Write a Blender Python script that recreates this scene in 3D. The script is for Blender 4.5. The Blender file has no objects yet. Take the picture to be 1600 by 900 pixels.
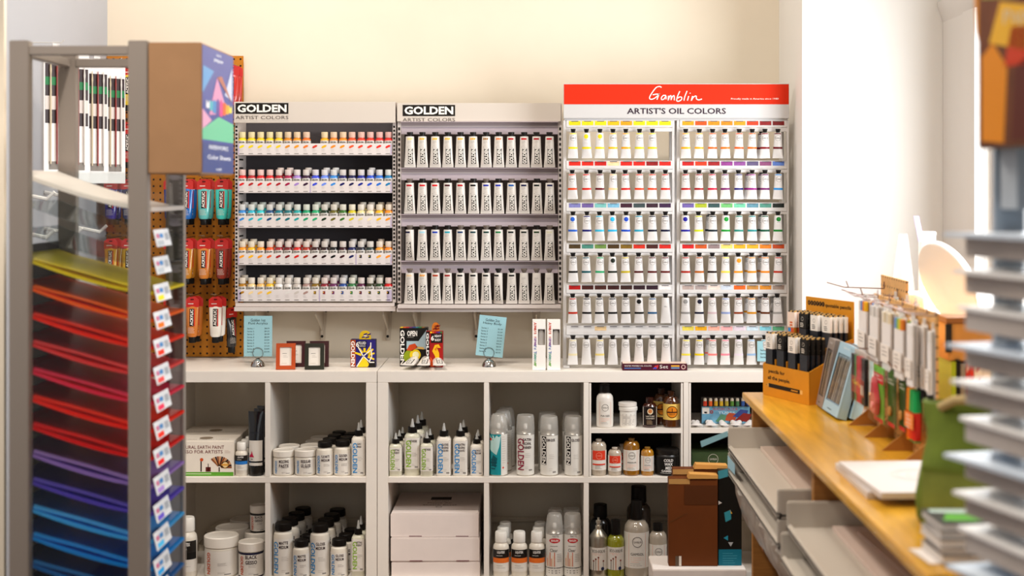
import bpy, bmesh, math, random, colorsys
from math import sin, cos, pi, sqrt, radians, atan2
random.seed(7)
SC = bpy.context.scene
COL = SC.collection
# ---------------------------------------------------------------- measuring
F = 2222.0            # focal length in pixels of the 1600 px wide frame (50 mm lens)
VX, VY, EYE = 836.0, 291.0, 1.42
def X(px, Y): return (px - VX) * Y / F
def Z(py, Y): return EYE - (py - VY) * Y / F
# ---------------------------------------------------------------- materials
def lin(h):
    h = h.lstrip('#')
    if len(h) == 3: h = ''.join(c * 2 for c in h)
    o = []
    for i in (0, 2, 4):
        c = int(h[i:i + 2], 16) / 255
        o.append(c / 12.92 if c <= .04045 else ((c + .055) / 1.055) ** 2.4)
    return (*o, 1.0)
_M = {}
def M(h, r=.5, metal=0.0, alpha=1.0, noise=0.0, nscale=30.0, coat=0.0, trans=0.0, bump=0.0, stretch=None):
    key = (h, r, metal, alpha, noise, nscale, coat, trans, bump, stretch)
    if key in _M: return _M[key]
    m = bpy.data.materials.new('paint_' + h.strip('#')); m.use_nodes = True
    nt = m.node_tree; b = nt.nodes['Principled BSDF']
    c = lin(h)
    b.inputs['Base Color'].default_value = c
    b.inputs['Roughness'].default_value = r
    b.inputs['Metallic'].default_value = metal
    if not metal and r >= .38: b.inputs['Specular IOR Level'].default_value = .22
    b.inputs['Alpha'].default_value = alpha
    b.inputs['Coat Weight'].default_value = coat
    b.inputs['Transmission Weight'].default_value = trans
    if noise or bump:
        tc = nt.nodes.new('ShaderNodeTexCoord'); mp = nt.nodes.new('ShaderNodeMapping')
        if stretch: mp.inputs['Scale'].default_value = stretch
        nz = nt.nodes.new('ShaderNodeTexNoise'); nz.inputs['Scale'].default_value = nscale; nz.inputs['Detail'].default_value = 6
        nt.links.new(tc.outputs['Object'], mp.inputs['Vector']); nt.links.new(mp.outputs['Vector'], nz.inputs['Vector'])
        if noise:
            cr = nt.nodes.new('ShaderNodeValToRGB')
            cr.color_ramp.elements[0].position = .3; cr.color_ramp.elements[1].position = .7
            cr.color_ramp.elements[0].color = (*[max(0, x * (1 - noise)) for x in c[:3]], 1)
            cr.color_ramp.elements[1].color = (*[min(1, x * (1 + noise)) for x in c[:3]], 1)
            nt.links.new(nz.outputs['Fac'], cr.inputs['Fac']); nt.links.new(cr.outputs['Color'], b.inputs['Base Color'])
        if bump:
            bp = nt.nodes.new('ShaderNodeBump'); bp.inputs['Strength'].default_value = bump; bp.inputs['Distance'].default_value = .002
            nt.links.new(nz.outputs['Fac'], bp.inputs['Height']); nt.links.new(bp.outputs['Normal'], b.inputs['Normal'])
    _M[key] = m
    return m
def sheet_mat(h, f=.55):
    key = ('sheet', h, f)
    if key in _M: return _M[key]
    m = bpy.data.materials.new('translucent_' + h.strip('#')); m.use_nodes = True
    nt = m.node_tree; b = nt.nodes['Principled BSDF']; out = nt.nodes['Material Output']
    b.inputs['Base Color'].default_value = lin(h); b.inputs['Roughness'].default_value = .3
    t = nt.nodes.new('ShaderNodeBsdfTranslucent'); t.inputs['Color'].default_value = lin(h)
    mx = nt.nodes.new('ShaderNodeMixShader'); mx.inputs[0].default_value = f
    nt.links.new(b.outputs[0], mx.inputs[1]); nt.links.new(t.outputs[0], mx.inputs[2]); nt.links.new(mx.outputs[0], out.inputs[0])
    _M[key] = m
    return m
def glass_mat(tint='ffffff', gloss=.06, rough=.02):
    key = ('glass', tint, gloss, rough)
    if key in _M: return _M[key]
    m = bpy.data.materials.new('glass_' + tint); m.use_nodes = True
    nt = m.node_tree; out = nt.nodes['Material Output']; nt.nodes.remove(nt.nodes['Principled BSDF'])
    t = nt.nodes.new('ShaderNodeBsdfTransparent'); t.inputs[0].default_value = lin(tint)
    g = nt.nodes.new('ShaderNodeBsdfGlossy'); g.inputs['Roughness'].default_value = rough
    mx = nt.nodes.new('ShaderNodeMixShader'); mx.inputs[0].default_value = gloss
    nt.links.new(t.outputs[0], mx.inputs[1]); nt.links.new(g.outputs[0], mx.inputs[2]); nt.links.new(mx.outputs[0], out.inputs[0])
    _M[key] = m
    return m
def peg_mat(h, hole='120a06', pitch=.0254, size=.10, uv=('X', 'Z')):
    """hardboard with a square grid of holes"""
    key = ('peg', h, pitch, uv)
    if key in _M: return _M[key]
    m = M(h, .6, noise=.12, nscale=25).copy(); nt = m.node_tree; b = nt.nodes['Principled BSDF']
    tc = nt.nodes.new('ShaderNodeTexCoord'); sp = nt.nodes.new('ShaderNodeSeparateXYZ'); nt.links.new(tc.outputs['Object'], sp.inputs[0])
    def fr(ax):
        a = nt.nodes.new('ShaderNodeMath'); a.operation = 'DIVIDE'; a.inputs[1].default_value = pitch; nt.links.new(sp.outputs[ax], a.inputs[0])
        f = nt.nodes.new('ShaderNodeMath'); f.operation = 'FRACT'; nt.links.new(a.outputs[0], f.inputs[0])
        s = nt.nodes.new('ShaderNodeMath'); s.operation = 'SUBTRACT'; s.inputs[1].default_value = .5; nt.links.new(f.outputs[0], s.inputs[0])
        p = nt.nodes.new('ShaderNodeMath'); p.operation = 'MULTIPLY'; nt.links.new(s.outputs[0], p.inputs[0]); nt.links.new(s.outputs[0], p.inputs[1])
        return p
    a, c = fr(uv[0]), fr(uv[1])
    ad = nt.nodes.new('ShaderNodeMath'); nt.links.new(a.outputs[0], ad.inputs[0]); nt.links.new(c.outputs[0], ad.inputs[1])
    lt = nt.nodes.new('ShaderNodeMath'); lt.operation = 'LESS_THAN'; lt.inputs[1].default_value = (size * 1.3) ** 2; nt.links.new(ad.outputs[0], lt.inputs[0])
    mx = nt.nodes.new('ShaderNodeMix'); mx.data_type = 'RGBA'
    src = b.inputs['Base Color'].links[0].from_socket
    nt.links.new(lt.outputs[0], mx.inputs[0]); nt.links.new(src, mx.inputs[6]); mx.inputs[7].default_value = lin(hole)
    nt.links.new(mx.outputs[2], b.inputs['Base Color'])
    _M[key] = m
    return m
# ---------------------------------------------------------------- text outlines (built-in font)
_T = {}
def glyphs(s, bold=0.0):
    key = (s, bold)
    if key in _T: return _T[key]
    cu = bpy.data.curves.new('lettering', 'FONT'); cu.body = s; cu.size = 1; cu.resolution_u = 2; cu.offset = bold
    ob = bpy.data.objects.new('lettering', cu); COL.objects.link(ob)
    bpy.context.view_layer.update()
    dg = bpy.context.evaluated_depsgraph_get(); ev = ob.evaluated_get(dg); me = ev.to_mesh()
    vs = [(v.co.x, v.co.y) for v in me.vertices]; fs = [tuple(p.vertices) for p in me.polygons]
    bm = bmesh.new(); bm.from_mesh(me)
    ylo, yhi = min(v[1] for v in vs), max(v[1] for v in vs)
    for q in (.2, .4, .6, .8):
        bmesh.ops.bisect_plane(bm, geom=bm.verts[:] + bm.edges[:] + bm.faces[:], plane_co=(0, ylo + (yhi - ylo) * q, 0), plane_no=(0, 1, 0))
    bm.verts.index_update(); vs = [(v.co.x, v.co.y) for v in bm.verts]; fs = [tuple(v.index for v in f.verts) for f in bm.faces]; bm.free()
    ev.to_mesh_clear(); bpy.data.objects.remove(ob); bpy.data.curves.remove(cu)
    x0 = min(v[0] for v in vs); x1 = max(v[0] for v in vs); y0 = min(v[1] for v in vs); y1 = max(v[1] for v in vs)
    _T[key] = ([(a - x0, c - y0) for a, c in vs], fs, x1 - x0, y1 - y0)
    return _T[key]
# ---------------------------------------------------------------- mesh builder
class MB:
    def __init__(s): s.v = []; s.f = []; s.mi = []; s.mats = []
    def m(s, mat):
        if mat not in s.mats: s.mats.append(mat)
        return s.mats.index(mat)
    def add(s, vs, fs, mat):
        b = len(s.v); s.v += [tuple(p) for p in vs]; k = s.m(mat)
        for f in fs: s.f.append(tuple(b + i for i in f)); s.mi.append(k)
        return s
    def box(s, x0, x1, y0, y1, z0, z1, mat):
        vs = [(x, y, z) for z in (z0, z1) for y in (y0, y1) for x in (x0, x1)]
        return s.add(vs, [(0, 2, 3, 1), (4, 5, 7, 6), (0, 1, 5, 4), (2, 6, 7, 3), (0, 4, 6, 2), (1, 3, 7, 5)], mat)
    def loft(s, rings, mat, cap=True, closed=True):
        n = len(rings[0]); vs = [p for r in rings for p in r]; fs = []
        for i in range(len(rings) - 1):
            for j in range(n if closed else n - 1):
                k = (j + 1) % n
                fs.append((i * n + j, i * n + k, (i + 1) * n + k, (i + 1) * n + j))
        if cap and closed:
            fs.append(tuple(range(n - 1, -1, -1))); fs.append(tuple((len(rings) - 1) * n + j for j in range(n)))
        return s.add(vs, fs, mat)
    def lathe(s, prof, mat, n=20, c=(0, 0, 0), sq=0, sx=1, sy=1, cap=True):
        rings = []
        for r, z in prof:
            ring = []
            for j in range(n):
                a = 2 * pi * (j + .5) / n; ca, sa = cos(a), sin(a)
                k = 1.0
                if sq: k = 1 / (abs(ca) ** sq + abs(sa) ** sq) ** (1 / sq)
                ring.append((c[0] + r * ca * k * sx, c[1] + r * sa * k * sy, c[2] + z))
            rings.append(ring)
        return s.loft(rings, mat, cap)
    def rod(s, pts, r, mat, n=6):
        from mathutils import Vector
        P = [Vector(p) for p in pts]; rings = []
        for i, p in enumerate(P):
            d = (P[min(i + 1, len(P) - 1)] - P[max(i - 1, 0)]).normalized()
            u = d.cross(Vector((0, 0, 1)) if abs(d.z) < .9 else Vector((1, 0, 0))).normalized(); w = d.cross(u)
            rings.append([tuple(p + r * (cos(2 * pi * j / n) * w + sin(2 * pi * j / n) * u)) for j in range(n)])
        return s.loft(rings, mat)
    def prism(s, poly, y0, y1, mat):
        """polygon of (x, z), counter-clockwise seen from the front (-y), between depths y0 < y1"""
        n = len(poly)
        vs = [(x, y0, z) for x, z in poly] + [(x, y1, z) for x, z in poly]
        fs = [tuple(range(n)), tuple(range(2 * n - 1, n - 1, -1))] + [(i, n + i, n + (i + 1) % n, (i + 1) % n) for i in range(n)]
        return s.add(vs, fs, mat)
    def patch(s, fn, u0, u1, v0, v1, mat, nu=1, nv=1):
        vs = [fn(u0 + (u1 - u0) * i / nu, v0 + (v1 - v0) * j / nv) for j in range(nv + 1) for i in range(nu + 1)]
        w = nu + 1
        return s.add(vs, [(j * w + i, j * w + i + 1, (j + 1) * w + i + 1, (j + 1) * w + i) for j in range(nv) for i in range(nu)], mat)
    def poly(s, fn, pts, mat):
        # on a curved surface the outline is split and filled in rings so that it follows the curve
        c = (sum(p[0] for p in pts) / len(pts), sum(p[1] for p in pts) / len(pts))
        P, A, B = fn(*c), fn(*pts[0]), fn(2 * c[0] - pts[0][0], 2 * c[1] - pts[0][1])
        if max(abs(P[i] - (A[i] + B[i]) / 2) for i in range(3)) < 1e-6:
            return s.add([fn(*p) for p in pts], [tuple(range(len(pts)))], mat)
        Q = []
        for (a, b), (d, e) in zip(pts, pts[1:] + pts[:1]):
            Q += [(a + (d - a) * k / 3, b + (e - b) * k / 3) for k in range(3)] if len(pts) < 9 else [(a, b)]
        n = len(Q); vs = [fn(*c)] + [fn(c[0] + (p[0] - c[0]) * k, c[1] + (p[1] - c[1]) * k) for k in (.34, .67, 1) for p in Q]
        fs = [(0, 1 + j, 1 + (j + 1) % n) for j in range(n)]
        for r in (0, 1): fs += [(1 + r * n + j, 1 + (r + 1) * n + j, 1 + (r + 1) * n + (j + 1) % n, 1 + r * n + (j + 1) % n) for j in range(n)]
        return s.add(vs, fs, mat)
    def disk(s, fn, u, v, r, mat, n=20):
        return s.poly(fn, [(u + r * cos(2 * pi * j / n), v + r * sin(2 * pi * j / n)) for j in range(n)], mat)
    def ring(s, fn, u, v, r, w, mat, n=24):
        vs = [fn(u + q * cos(2 * pi * j / n), v + q * sin(2 * pi * j / n)) for q in (r - w, r) for j in range(n)]
        return s.add(vs, [(j, n + j, n + (j + 1) % n, (j + 1) % n) for j in range(n)], mat)
    def text(s, fn, t, u, v, h, mat, rot=0, al='c', bold=0.0, w=None, slant=0.0):
        """(u, v) is the centre of the line (al c) or its start (al l); h letter height; w fits the width"""
        vs, fs, tw, th = glyphs(t, bold)
        ky = h / th; kx = (w / tw) if w else ky
        W = tw * kx; ox = -W / 2 if al == 'c' else 0
        out = []
        for a, b in vs:
            p, q = a * kx + ox + slant * b * ky, b * ky - h / 2
            if rot == -90: p, q = q, -p
            elif rot == 90: p, q = -q, p
            elif rot: p, q = p * cos(radians(rot)) - q * sin(radians(rot)), p * sin(radians(rot)) + q * cos(radians(rot))
            out.append(fn(u + p, v + q))
        return s.add(out, fs, mat)
    def lines(s, fn, u0, u1, v, n, dv, mat, h=.0011, seed=1):
        """unreadably small print: n short rules running down from v"""
        rnd = random.Random(seed)
        for i in range(n):
            s.patch(fn, u0, u0 + (u1 - u0) * rnd.uniform(.6, 1), v - i * dv - h, v - i * dv, mat, 3)
        return s
    def mesh(s, name, bevel=0.0, seg=2, angle=35):
        me = bpy.data.meshes.new(name); me.from_pydata(s.v, [], s.f)
        for m in s.mats: me.materials.append(m)
        me.polygons.foreach_set('material_index', s.mi)
        if bevel:
            bm = bmesh.new(); bm.from_mesh(me)
            bmesh.ops.bevel(bm, geom=list(bm.edges), offset=bevel, segments=seg, affect='EDGES', clamp_overlap=True)
            bm.to_mesh(me); bm.free()
        me.polygons.foreach_set('use_smooth', [True] * len(me.polygons))
        me.set_sharp_from_angle(angle=radians(angle)); me.update()
        return me
    def build(s, name, parent=None, bevel=0.0, seg=2, angle=35, loc=None, rot=None):
        return link(name, s.mesh(name, bevel, seg, angle), parent, loc, rot)
def link(name, me, parent=None, loc=None, rot=None):
    o = bpy.data.objects.new(name, me); COL.objects.link(o)
    if parent: o.parent = parent
    if loc: o.location = loc
    if rot: o.rotation_euler = rot
    return o
def tag(o, label, cat, group=None):
    o['label'] = label; o['category'] = cat
    if group: o['group'] = group
    return o
def thing(name, label, cat, loc=(0, 0, 0), rotz=0.0, group=None, rot=None):
    o = bpy.data.objects.new(name, None); COL.objects.link(o); o.empty_display_size = .02
    o.location = loc; o.rotation_euler = rot or (0, 0, rotz)
    return tag(o, label, cat, group)
def struct(o): o['kind'] = 'structure'; return o
KIDS = {}
def dup(root, label, loc=None, rotz=None, group=None, swap=None):
    """a copy of a thing with copies of its parts and sub-parts; swap maps a part's name to another mesh"""
    r = root.copy(); COL.objects.link(r); r['label'] = label
    if loc: r.location = loc
    if rotz is not None: r.rotation_euler = (0, 0, rotz)
    if group: r['group'] = group
    if root.data is None:
        def rec(src, dst):
            for ch in src.children:
                c = ch.copy(); COL.objects.link(c); c.parent = dst
                nm = ch.name.split('.')[0]
                if swap and nm in swap: c.data = swap[nm]
                rec(ch, c)
        rec(root, r)
    return r
# ---------------------------------------------------------------- surfaces to print on
def front(y, x=0.0, z=0.0): return lambda u, v: (x + u, y, z + v)
def plane(o, eu, ev): return lambda u, v: tuple(o[i] + u * eu[i] + v * ev[i] for i in range(3))
def drum(r, x=0.0, y=0.0): return lambda u, v: (x + r * sin(u / r), y - r * cos(u / r), v)
# ---------------------------------------------------------------- words
ORD = 'first second third fourth fifth sixth seventh eighth ninth tenth eleventh twelfth thirteenth fourteenth fifteenth sixteenth seventeenth'.split()
def cname(h):
    h = h.lstrip('#'); h = ''.join(c * 2 for c in h) if len(h) == 3 else h
    r, g, b = (int(h[i:i + 2], 16) / 255 for i in (0, 2, 4))
    hh, s, v = colorsys.rgb_to_hsv(r, g, b); hh *= 360
    if v < .2: return 'black'
    if s < .14: return 'white' if v > .85 else 'grey'
    n = 'red'
    for lim, nm in ((15, 'red'), (42, 'orange'), (68, 'yellow'), (160, 'green'), (198, 'turquoise'), (250, 'blue'), (290, 'purple'), (345, 'pink'), (361, 'red')):
        if hh <= lim: n = nm; break
    if n == 'orange' and v < .6: n = 'brown'
    elif n == 'pink' and v < .55: n = 'plum'
    elif v < .45: n = 'dark ' + n
    elif s < .4: n = 'pale ' + n
    return n
WHITE = M('e9e4de', .4); INK = M('17130f', .6); GREYINK = M('8a8580', .6); PLAST = M('ece8e0', .35)
# ================================================================ camera
cd = bpy.data.cameras.new('camera'); cam = bpy.data.objects.new('camera', cd); COL.objects.link(cam)
cam.location = (0, 0, EYE); cam.rotation_euler = (pi / 2, 0, 0)
cd.sensor_width = 36; cd.lens = 36 * F / 1600; cd.shift_x = -(VX - 800) / 1600; cd.shift_y = -(450 - VY) / 1600
cd.dof.use_dof = True; cd.dof.focus_distance = 5.08; cd.dof.aperture_fstop = 2.4
cd.clip_start = .05; SC.camera = cam
# ================================================================ room shell
WALL_Y = 5.42; LX, RX = -1.63, 1.435
cream = M('e2d7c4', .85, noise=.03, nscale=3, bump=.08)
palewall = M('aeb0b6', .85, noise=.02, nscale=3, bump=.06)
white_wall = M('dedbd6', .8, noise=.015, nscale=4, bump=.05)
struct(MB().box(LX - .1, RX + .1, WALL_Y, WALL_Y + .1, 0, 3.2, cream).build('wall_back'))
struct(MB().box(LX - .1, LX, -2.2, WALL_Y, 0, 3.2, palewall).build('wall_left'))
w = MB()
for y0, y1, z0, z1 in ((-2.2, 3.2, 0, 3.2), (3.2, 4.53, 0, 1.0), (3.2, 4.53, 2.05, 3.2), (4.53, WALL_Y, 0, 3.2)):
    w.box(RX, RX + .1, y0, y1, z0, z1, white_wall)
struct(w.build('wall_right'))
struct(MB().box(.93, RX, 4.95, WALL_Y, 0, 3.2, white_wall).build('wall_pier'))
w = MB()
for x0, x1, z0, z1 in ((LX - .1, -1.4, 0, 3.2), (1.25, RX + .1, 0, 3.2), (-1.4, 1.25, 0, 3.2)):
    w.box(x0, x1, -2.3, -2.2, z0, z1, M('6a5c4c', .8, noise=.1, nscale=4))
struct(w.build('wall_front'))
struct(MB().box(LX - .1, RX + .1, -2.3, WALL_Y + .1, -.1, 0, M('5c4028', .45, noise=.25, nscale=6, stretch=(8, .8, 1))).build('floor'))
struct(MB().box(LX - .1, RX + .1, -2.3, WALL_Y + .1, 3.2, 3.3, M('9c968c', .9, noise=.02)).build('ceiling'))
trimw = M('c4beb8', .5)
t = MB().box(1.419, RX, 4.66, 4.948, .0, 1.99, trimw).box(1.40, RX, 4.53, 4.66, .0, 1.99, trimw)
t.prism([(1.419, 1.99), (RX, 1.99), (RX, 2.06), (1.40, 2.06), (1.40, 2.045)], 4.53, 4.948, trimw)
struct(t.build('trim_1'))
wf = MB()
for y0, y1, z0, z1 in ((3.2, 4.53, 1.0, 1.05), (3.2, 4.53, 2.0, 2.05), (3.2, 3.25, 1.05, 2.0), (4.48, 4.53, 1.05, 2.0)):
    wf.box(RX + .02, RX + .07, y0, y1, z0, z1, trimw)
wf = struct(wf.build('window_1'))
MB().box(RX + .04, RX + .046, 3.25, 4.48, 1.05, 2.0, glass_mat()).build('pane', wf)
# narrow upright of the shop fitting at the edge of the frame, with a slotted rear strip
st = MB().box(-1.50, -1.292, 3.46, 3.475, 0, 3.2, cream)
struct(st.build('trim_2'))
# ================================================================ light
def area(name, loc, rot, sx, sy, power, col):
    l = bpy.data.lights.new(name, 'AREA'); l.shape = 'RECTANGLE'; l.size = sx; l.size_y = sy; l.energy = power; l.color = col
    o = bpy.data.objects.new(name, l); COL.objects.link(o); o.location = loc; o.rotation_euler = rot
    return o
area('window_daylight', (RX + .012, 3.865, 1.525), (0, pi / 2, 0), .95, 1.22, 50, (.93, .97, 1.0))
area('shopfront_daylight', (-.1, -2.1, 1.6), (pi / 2, 0, 0), 2.6, 2.4, 16, (.95, .98, 1.0))
for n, (x, y, p) in enumerate(((-.75, 3.35, 40), (.0, 3.35, 15), (-1.1, 4.85, 15), (.1, 4.85, 6), (-.9, 1.9, 16), (.3, 1.2, 12))):
    area('ceiling_lamp', (x, y, 3.12), (0, 0, 0), .22, .22, p, (1.0, .90, .79))
sl = bpy.data.lights.new('added_rack_spot', 'SPOT'); sl.energy = 190; sl.spot_size = radians(42); sl.spot_blend = .6; sl.shadow_soft_size = .05; sl.color = (1.0, .90, .79)  # spot added to brighten the near edges of the rainbow sheet rack
so = bpy.data.objects.new('added_rack_spot', sl); COL.objects.link(so); so.location = (-.80, 1.75, 3.1)
from mathutils import Vector
so.rotation_euler = (Vector((-1.06, 3.42, .75)) - so.location).to_track_quat('-Z', 'Y').to_euler()
wd = bpy.data.worlds.new('World'); SC.world = wd; wd.use_nodes = True
wd.node_tree.nodes['Background'].inputs[0].default_value = (.92, .96, 1, 1); wd.node_tree.nodes['Background'].inputs[1].default_value = 1.0
SC.view_settings.view_transform = 'Standard'; SC.view_settings.look = 'None'; SC.view_settings.gamma = 1; SC.view_settings.use_curve_mapping = False
SC.view_settings.exposure = 0.0
SC.cycles.use_denoising = True
SC.cycles.max_bounces = 8; SC.cycles.transparent_max_bounces = 16; SC.cycles.caustics_reflective = False; SC.cycles.caustics_refractive = False
SC.cycles.sample_clamp_indirect = 6
# ================================================================ the white cube shelving
lam = M('eae3da', .35, noise=.015, nscale=12)
KY0, KY1 = 5.0, 5.39
def cube_unit(x0, x1, divs, label):
    t = thing('cube_shelf_unit', label, 'shelf unit', ((x0 + x1) / 2, (KY0 + KY1) / 2, 0))
    cx, cy = (x0 + x1) / 2, (KY0 + KY1) / 2
    def p(name, a, b, z0, z1, mat=lam):
        MB().box(a - cx, b - cx, KY0 - cy, KY1 - cy, z0, z1, mat).build(name, t, .0012)
    p('top_panel', x0, x1, .73, .77)
    p('bottom_panel', x0, x1, 0, .038)
    p('side_panel', x0, x0 + .038, .038, .73); p('side_panel', x1 - .038, x1, .038, .73)
    p('shelf', x0 + .038, x1 - .038, .377, .398)
    for a in divs:
        p('divider', a - .009, a + .009, .398, .73); p('divider', a - .009, a + .009, .038, .377)
    return t
cube_unit(-1.3255, -.5565, (-.9405,), 'white open cube shelf unit two cubes wide, beside the rainbow sheet rack')
cube_unit(-.5545, .9155, (-.171, .180, .531), 'long white open cube shelf unit under the metal tube displays')
dark = M('2b231c', .7)
for k, (a, b, lab) in enumerate(((.1895, .5215, 'white shelf insert in the cube with the brown and amber bottles'),
                                 (.5405, .8765, 'white shelf insert in the cube with the small white tubes'))):
    t = thing('shelf_insert', lab, 'shelf', ((a + b) / 2, 5.19, .3985), group=None)
    w = (b - a) / 2
    MB().box(-w + .001, w - .001, .165, .17, .001, .329, dark).build('back_panel', t)
    MB().box(-w + .001, -w + .008, -.187, .165, .001, .329, lam).build('side_panel', t)
    MB().box(w - .008, w - .001, -.187, .165, .001, .329, lam).build('side_panel', t)
    MB().box(-w + .008, w - .008, -.187, .165, .153, .169, lam).build('shelf', t)
pipe = MB().rod([(-1.27, 5.406, .02), (-1.268, 5.406, .06), (-1.245, 5.406, .105), (-1.20, 5.406, .135), (-1.14, 5.406, .146), (-.5, 5.406, .15), (.9, 5.406, .16)], .0115, M('cfc4b2', .45, bump=.1), 10).build('wall_pipe')
tag(pipe, 'painted heating pipe running low along the wall behind the white cube shelves', 'pipe')
# ================================================================ wall display with little fluid bottles
DY = 5.22                                   # front plane of the two wall displays
metalw = M('d0c6c1', .4); lilac = M('bdb0b8', .4); darkback = M('4a474b', .6)
def logo(mb, fn, x0, x1, z0, z1, mat):
    mb.patch(fn, x0, x1, z0, z1, INK)
def brand_header(t, x0, x1, z0, z1, lx0, lx1, lz0, lz1, cx, cz):
    """sign board with the black logo block and the line under it"""
    h = MB().box(x0 - cx, x1 - cx, -.004, .012, z0 - cz, z1 - cz, M('cfc6bc', .4)).build('header_sign', t, .001)
    g = MB(); fn = front(-.0046); fn2 = front(-.0052)
    u0, u1, v0, v1 = lx0 - cx, lx1 - cx, lz0 - cz, lz1 - cz
    g.patch(fn, u0, u1, v0, v1, INK)
    g.text(fn2, 'GOLDEN', (u0 + u1) / 2, (v0 + v1) / 2, (v1 - v0) * .72, M('f4efe8', .5), bold=.035, w=(u1 - u0) * .93)
    g.text(fn2, 'ARTIST COLORS', (u0 + u1) / 2, v0 - .0135, .0125, M('57504c', .6), w=(u1 - u0))
    g.patch(fn, u0, u1, v0 - .0262, v0 - .0254, M('a39a94', .6))
    g.build('logo_print', h)
    return h
def slots(mb, x, y, z0, z1, n, ax=1):
    for k in range(n):
        z = z0 + (z1 - z0) * (k + .5) / n; d = (z1 - z0) / n * .27
        mb.box(x - .0035, x + .0035, y - .0012, y - .0004, z - d, z + d, INK)
# --- left display
ax0, ax1, az0, az1 = X(366, DY), X(618, DY), Z(486, DY), Z(159, DY)
acx = (ax0 + ax1) / 2
A = thing('paint_bottle_display', 'white wall display rack filled with rows of tiny fluid paint bottles', 'display rack', (acx, DY, az0))
def abox(name, x0, x1, y0, y1, z0, z1, mat, bev=.0008, par=None):
    return MB().box(x0 - acx, x1 - acx, y0 - DY, y1 - DY, z0 - az0, z1 - az0, mat).build(name, par or A, bev)
abox('back_panel', ax0 + .012, ax1 - .012, 5.375, 5.382, az0 + .03, az1 - .01, darkback)
for xa, xb, xs in ((ax0, ax0 + .012, ax0 + .006), (ax1 - .012, ax1, ax1 - .006)):
    o = abox('side_panel', xa, xb, DY + .0125, 5.382, az0 + .03, az1, metalw)
    s = MB(); slots(s, xs - acx, .0115, .04, Z(195, DY) - az0, 46); 
    for k in range(20):
        z = .05 + k * .0315; xin = (xb - acx + .0006) if xa == ax0 else (xa - acx - .0006)
        s.box(xin - .0004, xin + .0004, .03, .10, z, z + .006, INK)
    s.build('slot_row', o)
brand_header(A, ax0, ax1, Z(192, DY), az1, X(368.5, DY), X(451, DY), Z(178, DY), Z(161, DY), acx, az0)
abox('base_rail', ax0 + .002, ax1 - .0, DY - .012, 5.382, az0, Z(479.5, DY), metalw)
abox('base_lip', ax0 + .004, ax1 - .004, DY + .0, DY + .012, Z(479, DY), Z(473.5, DY), metalw)
ROWS_A = [  # swatch colours, y of the strip's top and bottom, split after, bottle missing
    ('f0d81c f0d01c f0cc1c f0d020 f0c81c d88a1c f0981c e8762a d03a2a f0b01c f08a24 f0901c e8582a e04028 e03a26 e02c22 dc2820', 224.2, 242.5, None, (8,)),
    ('d8282a b02428 d02426 d82a2a a81c28 a01c48 a080c8 3a1c38 3a4ad0 6a8ae8 3a8ad8 1c1c60 1c1c50 1c2890 2a50c8 2a70d0 1c7ab0', 283, 301.5, 8, ()),
    ('3a8ad0 2ab0c8 2ac0c8 1c4a7a 1c7a88 1c7078 22a0a0 1c9a6a 2aa870 1c3420 6a6420 3a7028 d0c020 e0d498 f4e0b8 f0b81c f0901c', 337.6, 356, None, ()),
    ('f0981c f4b81c f0981c e85a24 a01c24 7a1a20 d0241c a8301c 3a1818 2c1616 141414 3a141c 1c2058 2a2a38 2a3a38 f0a030 f08a24', 396, 414, 13, ()),
    ('b07a1c f0d49a f0c070 f0c030 f0ece8 e0dcd8 c8c0b8 a88880 8a6a20 8a2430 6a2a5a 2a4a90 3a7a48 5a1c40 3a3a20 2c4a2a d02020', 452.5, 471, 9, ()),
]
CAPW = 'dcd6ce'
def mixhex(a, b, k):
    A_, B_ = [int(a[i:i + 2], 16) for i in (0, 2, 4)], [int(b[i:i + 2], 16) for i in (0, 2, 4)]
    return ''.join('%02x' % int(p * (1 - k) + q * k) for p, q in zip(A_, B_))
FB = {}
def fluid_bottle(label, loc, col, captint):
    key = (col, captint)
    t = thing('fluid_paint_bottle', label, 'paint bottle', loc, group='fluid paint bottles on the wall display')
    if key not in FB:
        body = MB().lathe([(.0145, 0), (.0155, .002), (.0155, .050), (.0148, .0535), (.0105, .056), (.0105, .058)], M(col, .3, coat=.3), 16).mesh('bottle')
        fn = drum(.01585); fn2 = drum(.0162)
        lb = MB().lathe([(.0157, .006), (.0157, .0475)], M('d8d4ce', .45), 16, cap=False)
        lb.text(fn2, 'GOLDEN', 0, .0415, .0062, INK, bold=.03, w=.022)
        lb.patch(fn2, -.010, .008, .0325, .0355, M(col, .4), 5)
        lb.lines(fn2, -.010, .010, .029, 4, .004, GREYINK)
        cap = MB().lathe([(.0120, .0582), (.0124, .059), (.0122, .078), (.0112, .0795)], M(captint, .4), 16).mesh('cap')
        FB[key] = (body, lb.mesh('label_wrap'), cap)
    for nm, me in zip(('bottle', 'label_wrap', 'cap'), FB[key]): link(nm, me, t)
    return t
SHN = ('top', 'second', 'third', 'fourth', 'bottom')
rnd = random.Random(3)
BEHIND = [(), (4, 5, 7, 9, 10, 14), (0, 1, 2, 3, 4, 5, 8, 9, 10, 13, 14, 15, 16), (0, 1, 3, 4, 5, 6, 7, 8, 9, 12, 13, 15), (0, 2, 3, 4, 5, 7, 8, 9, 10, 11, 12, 14, 15)]
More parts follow.
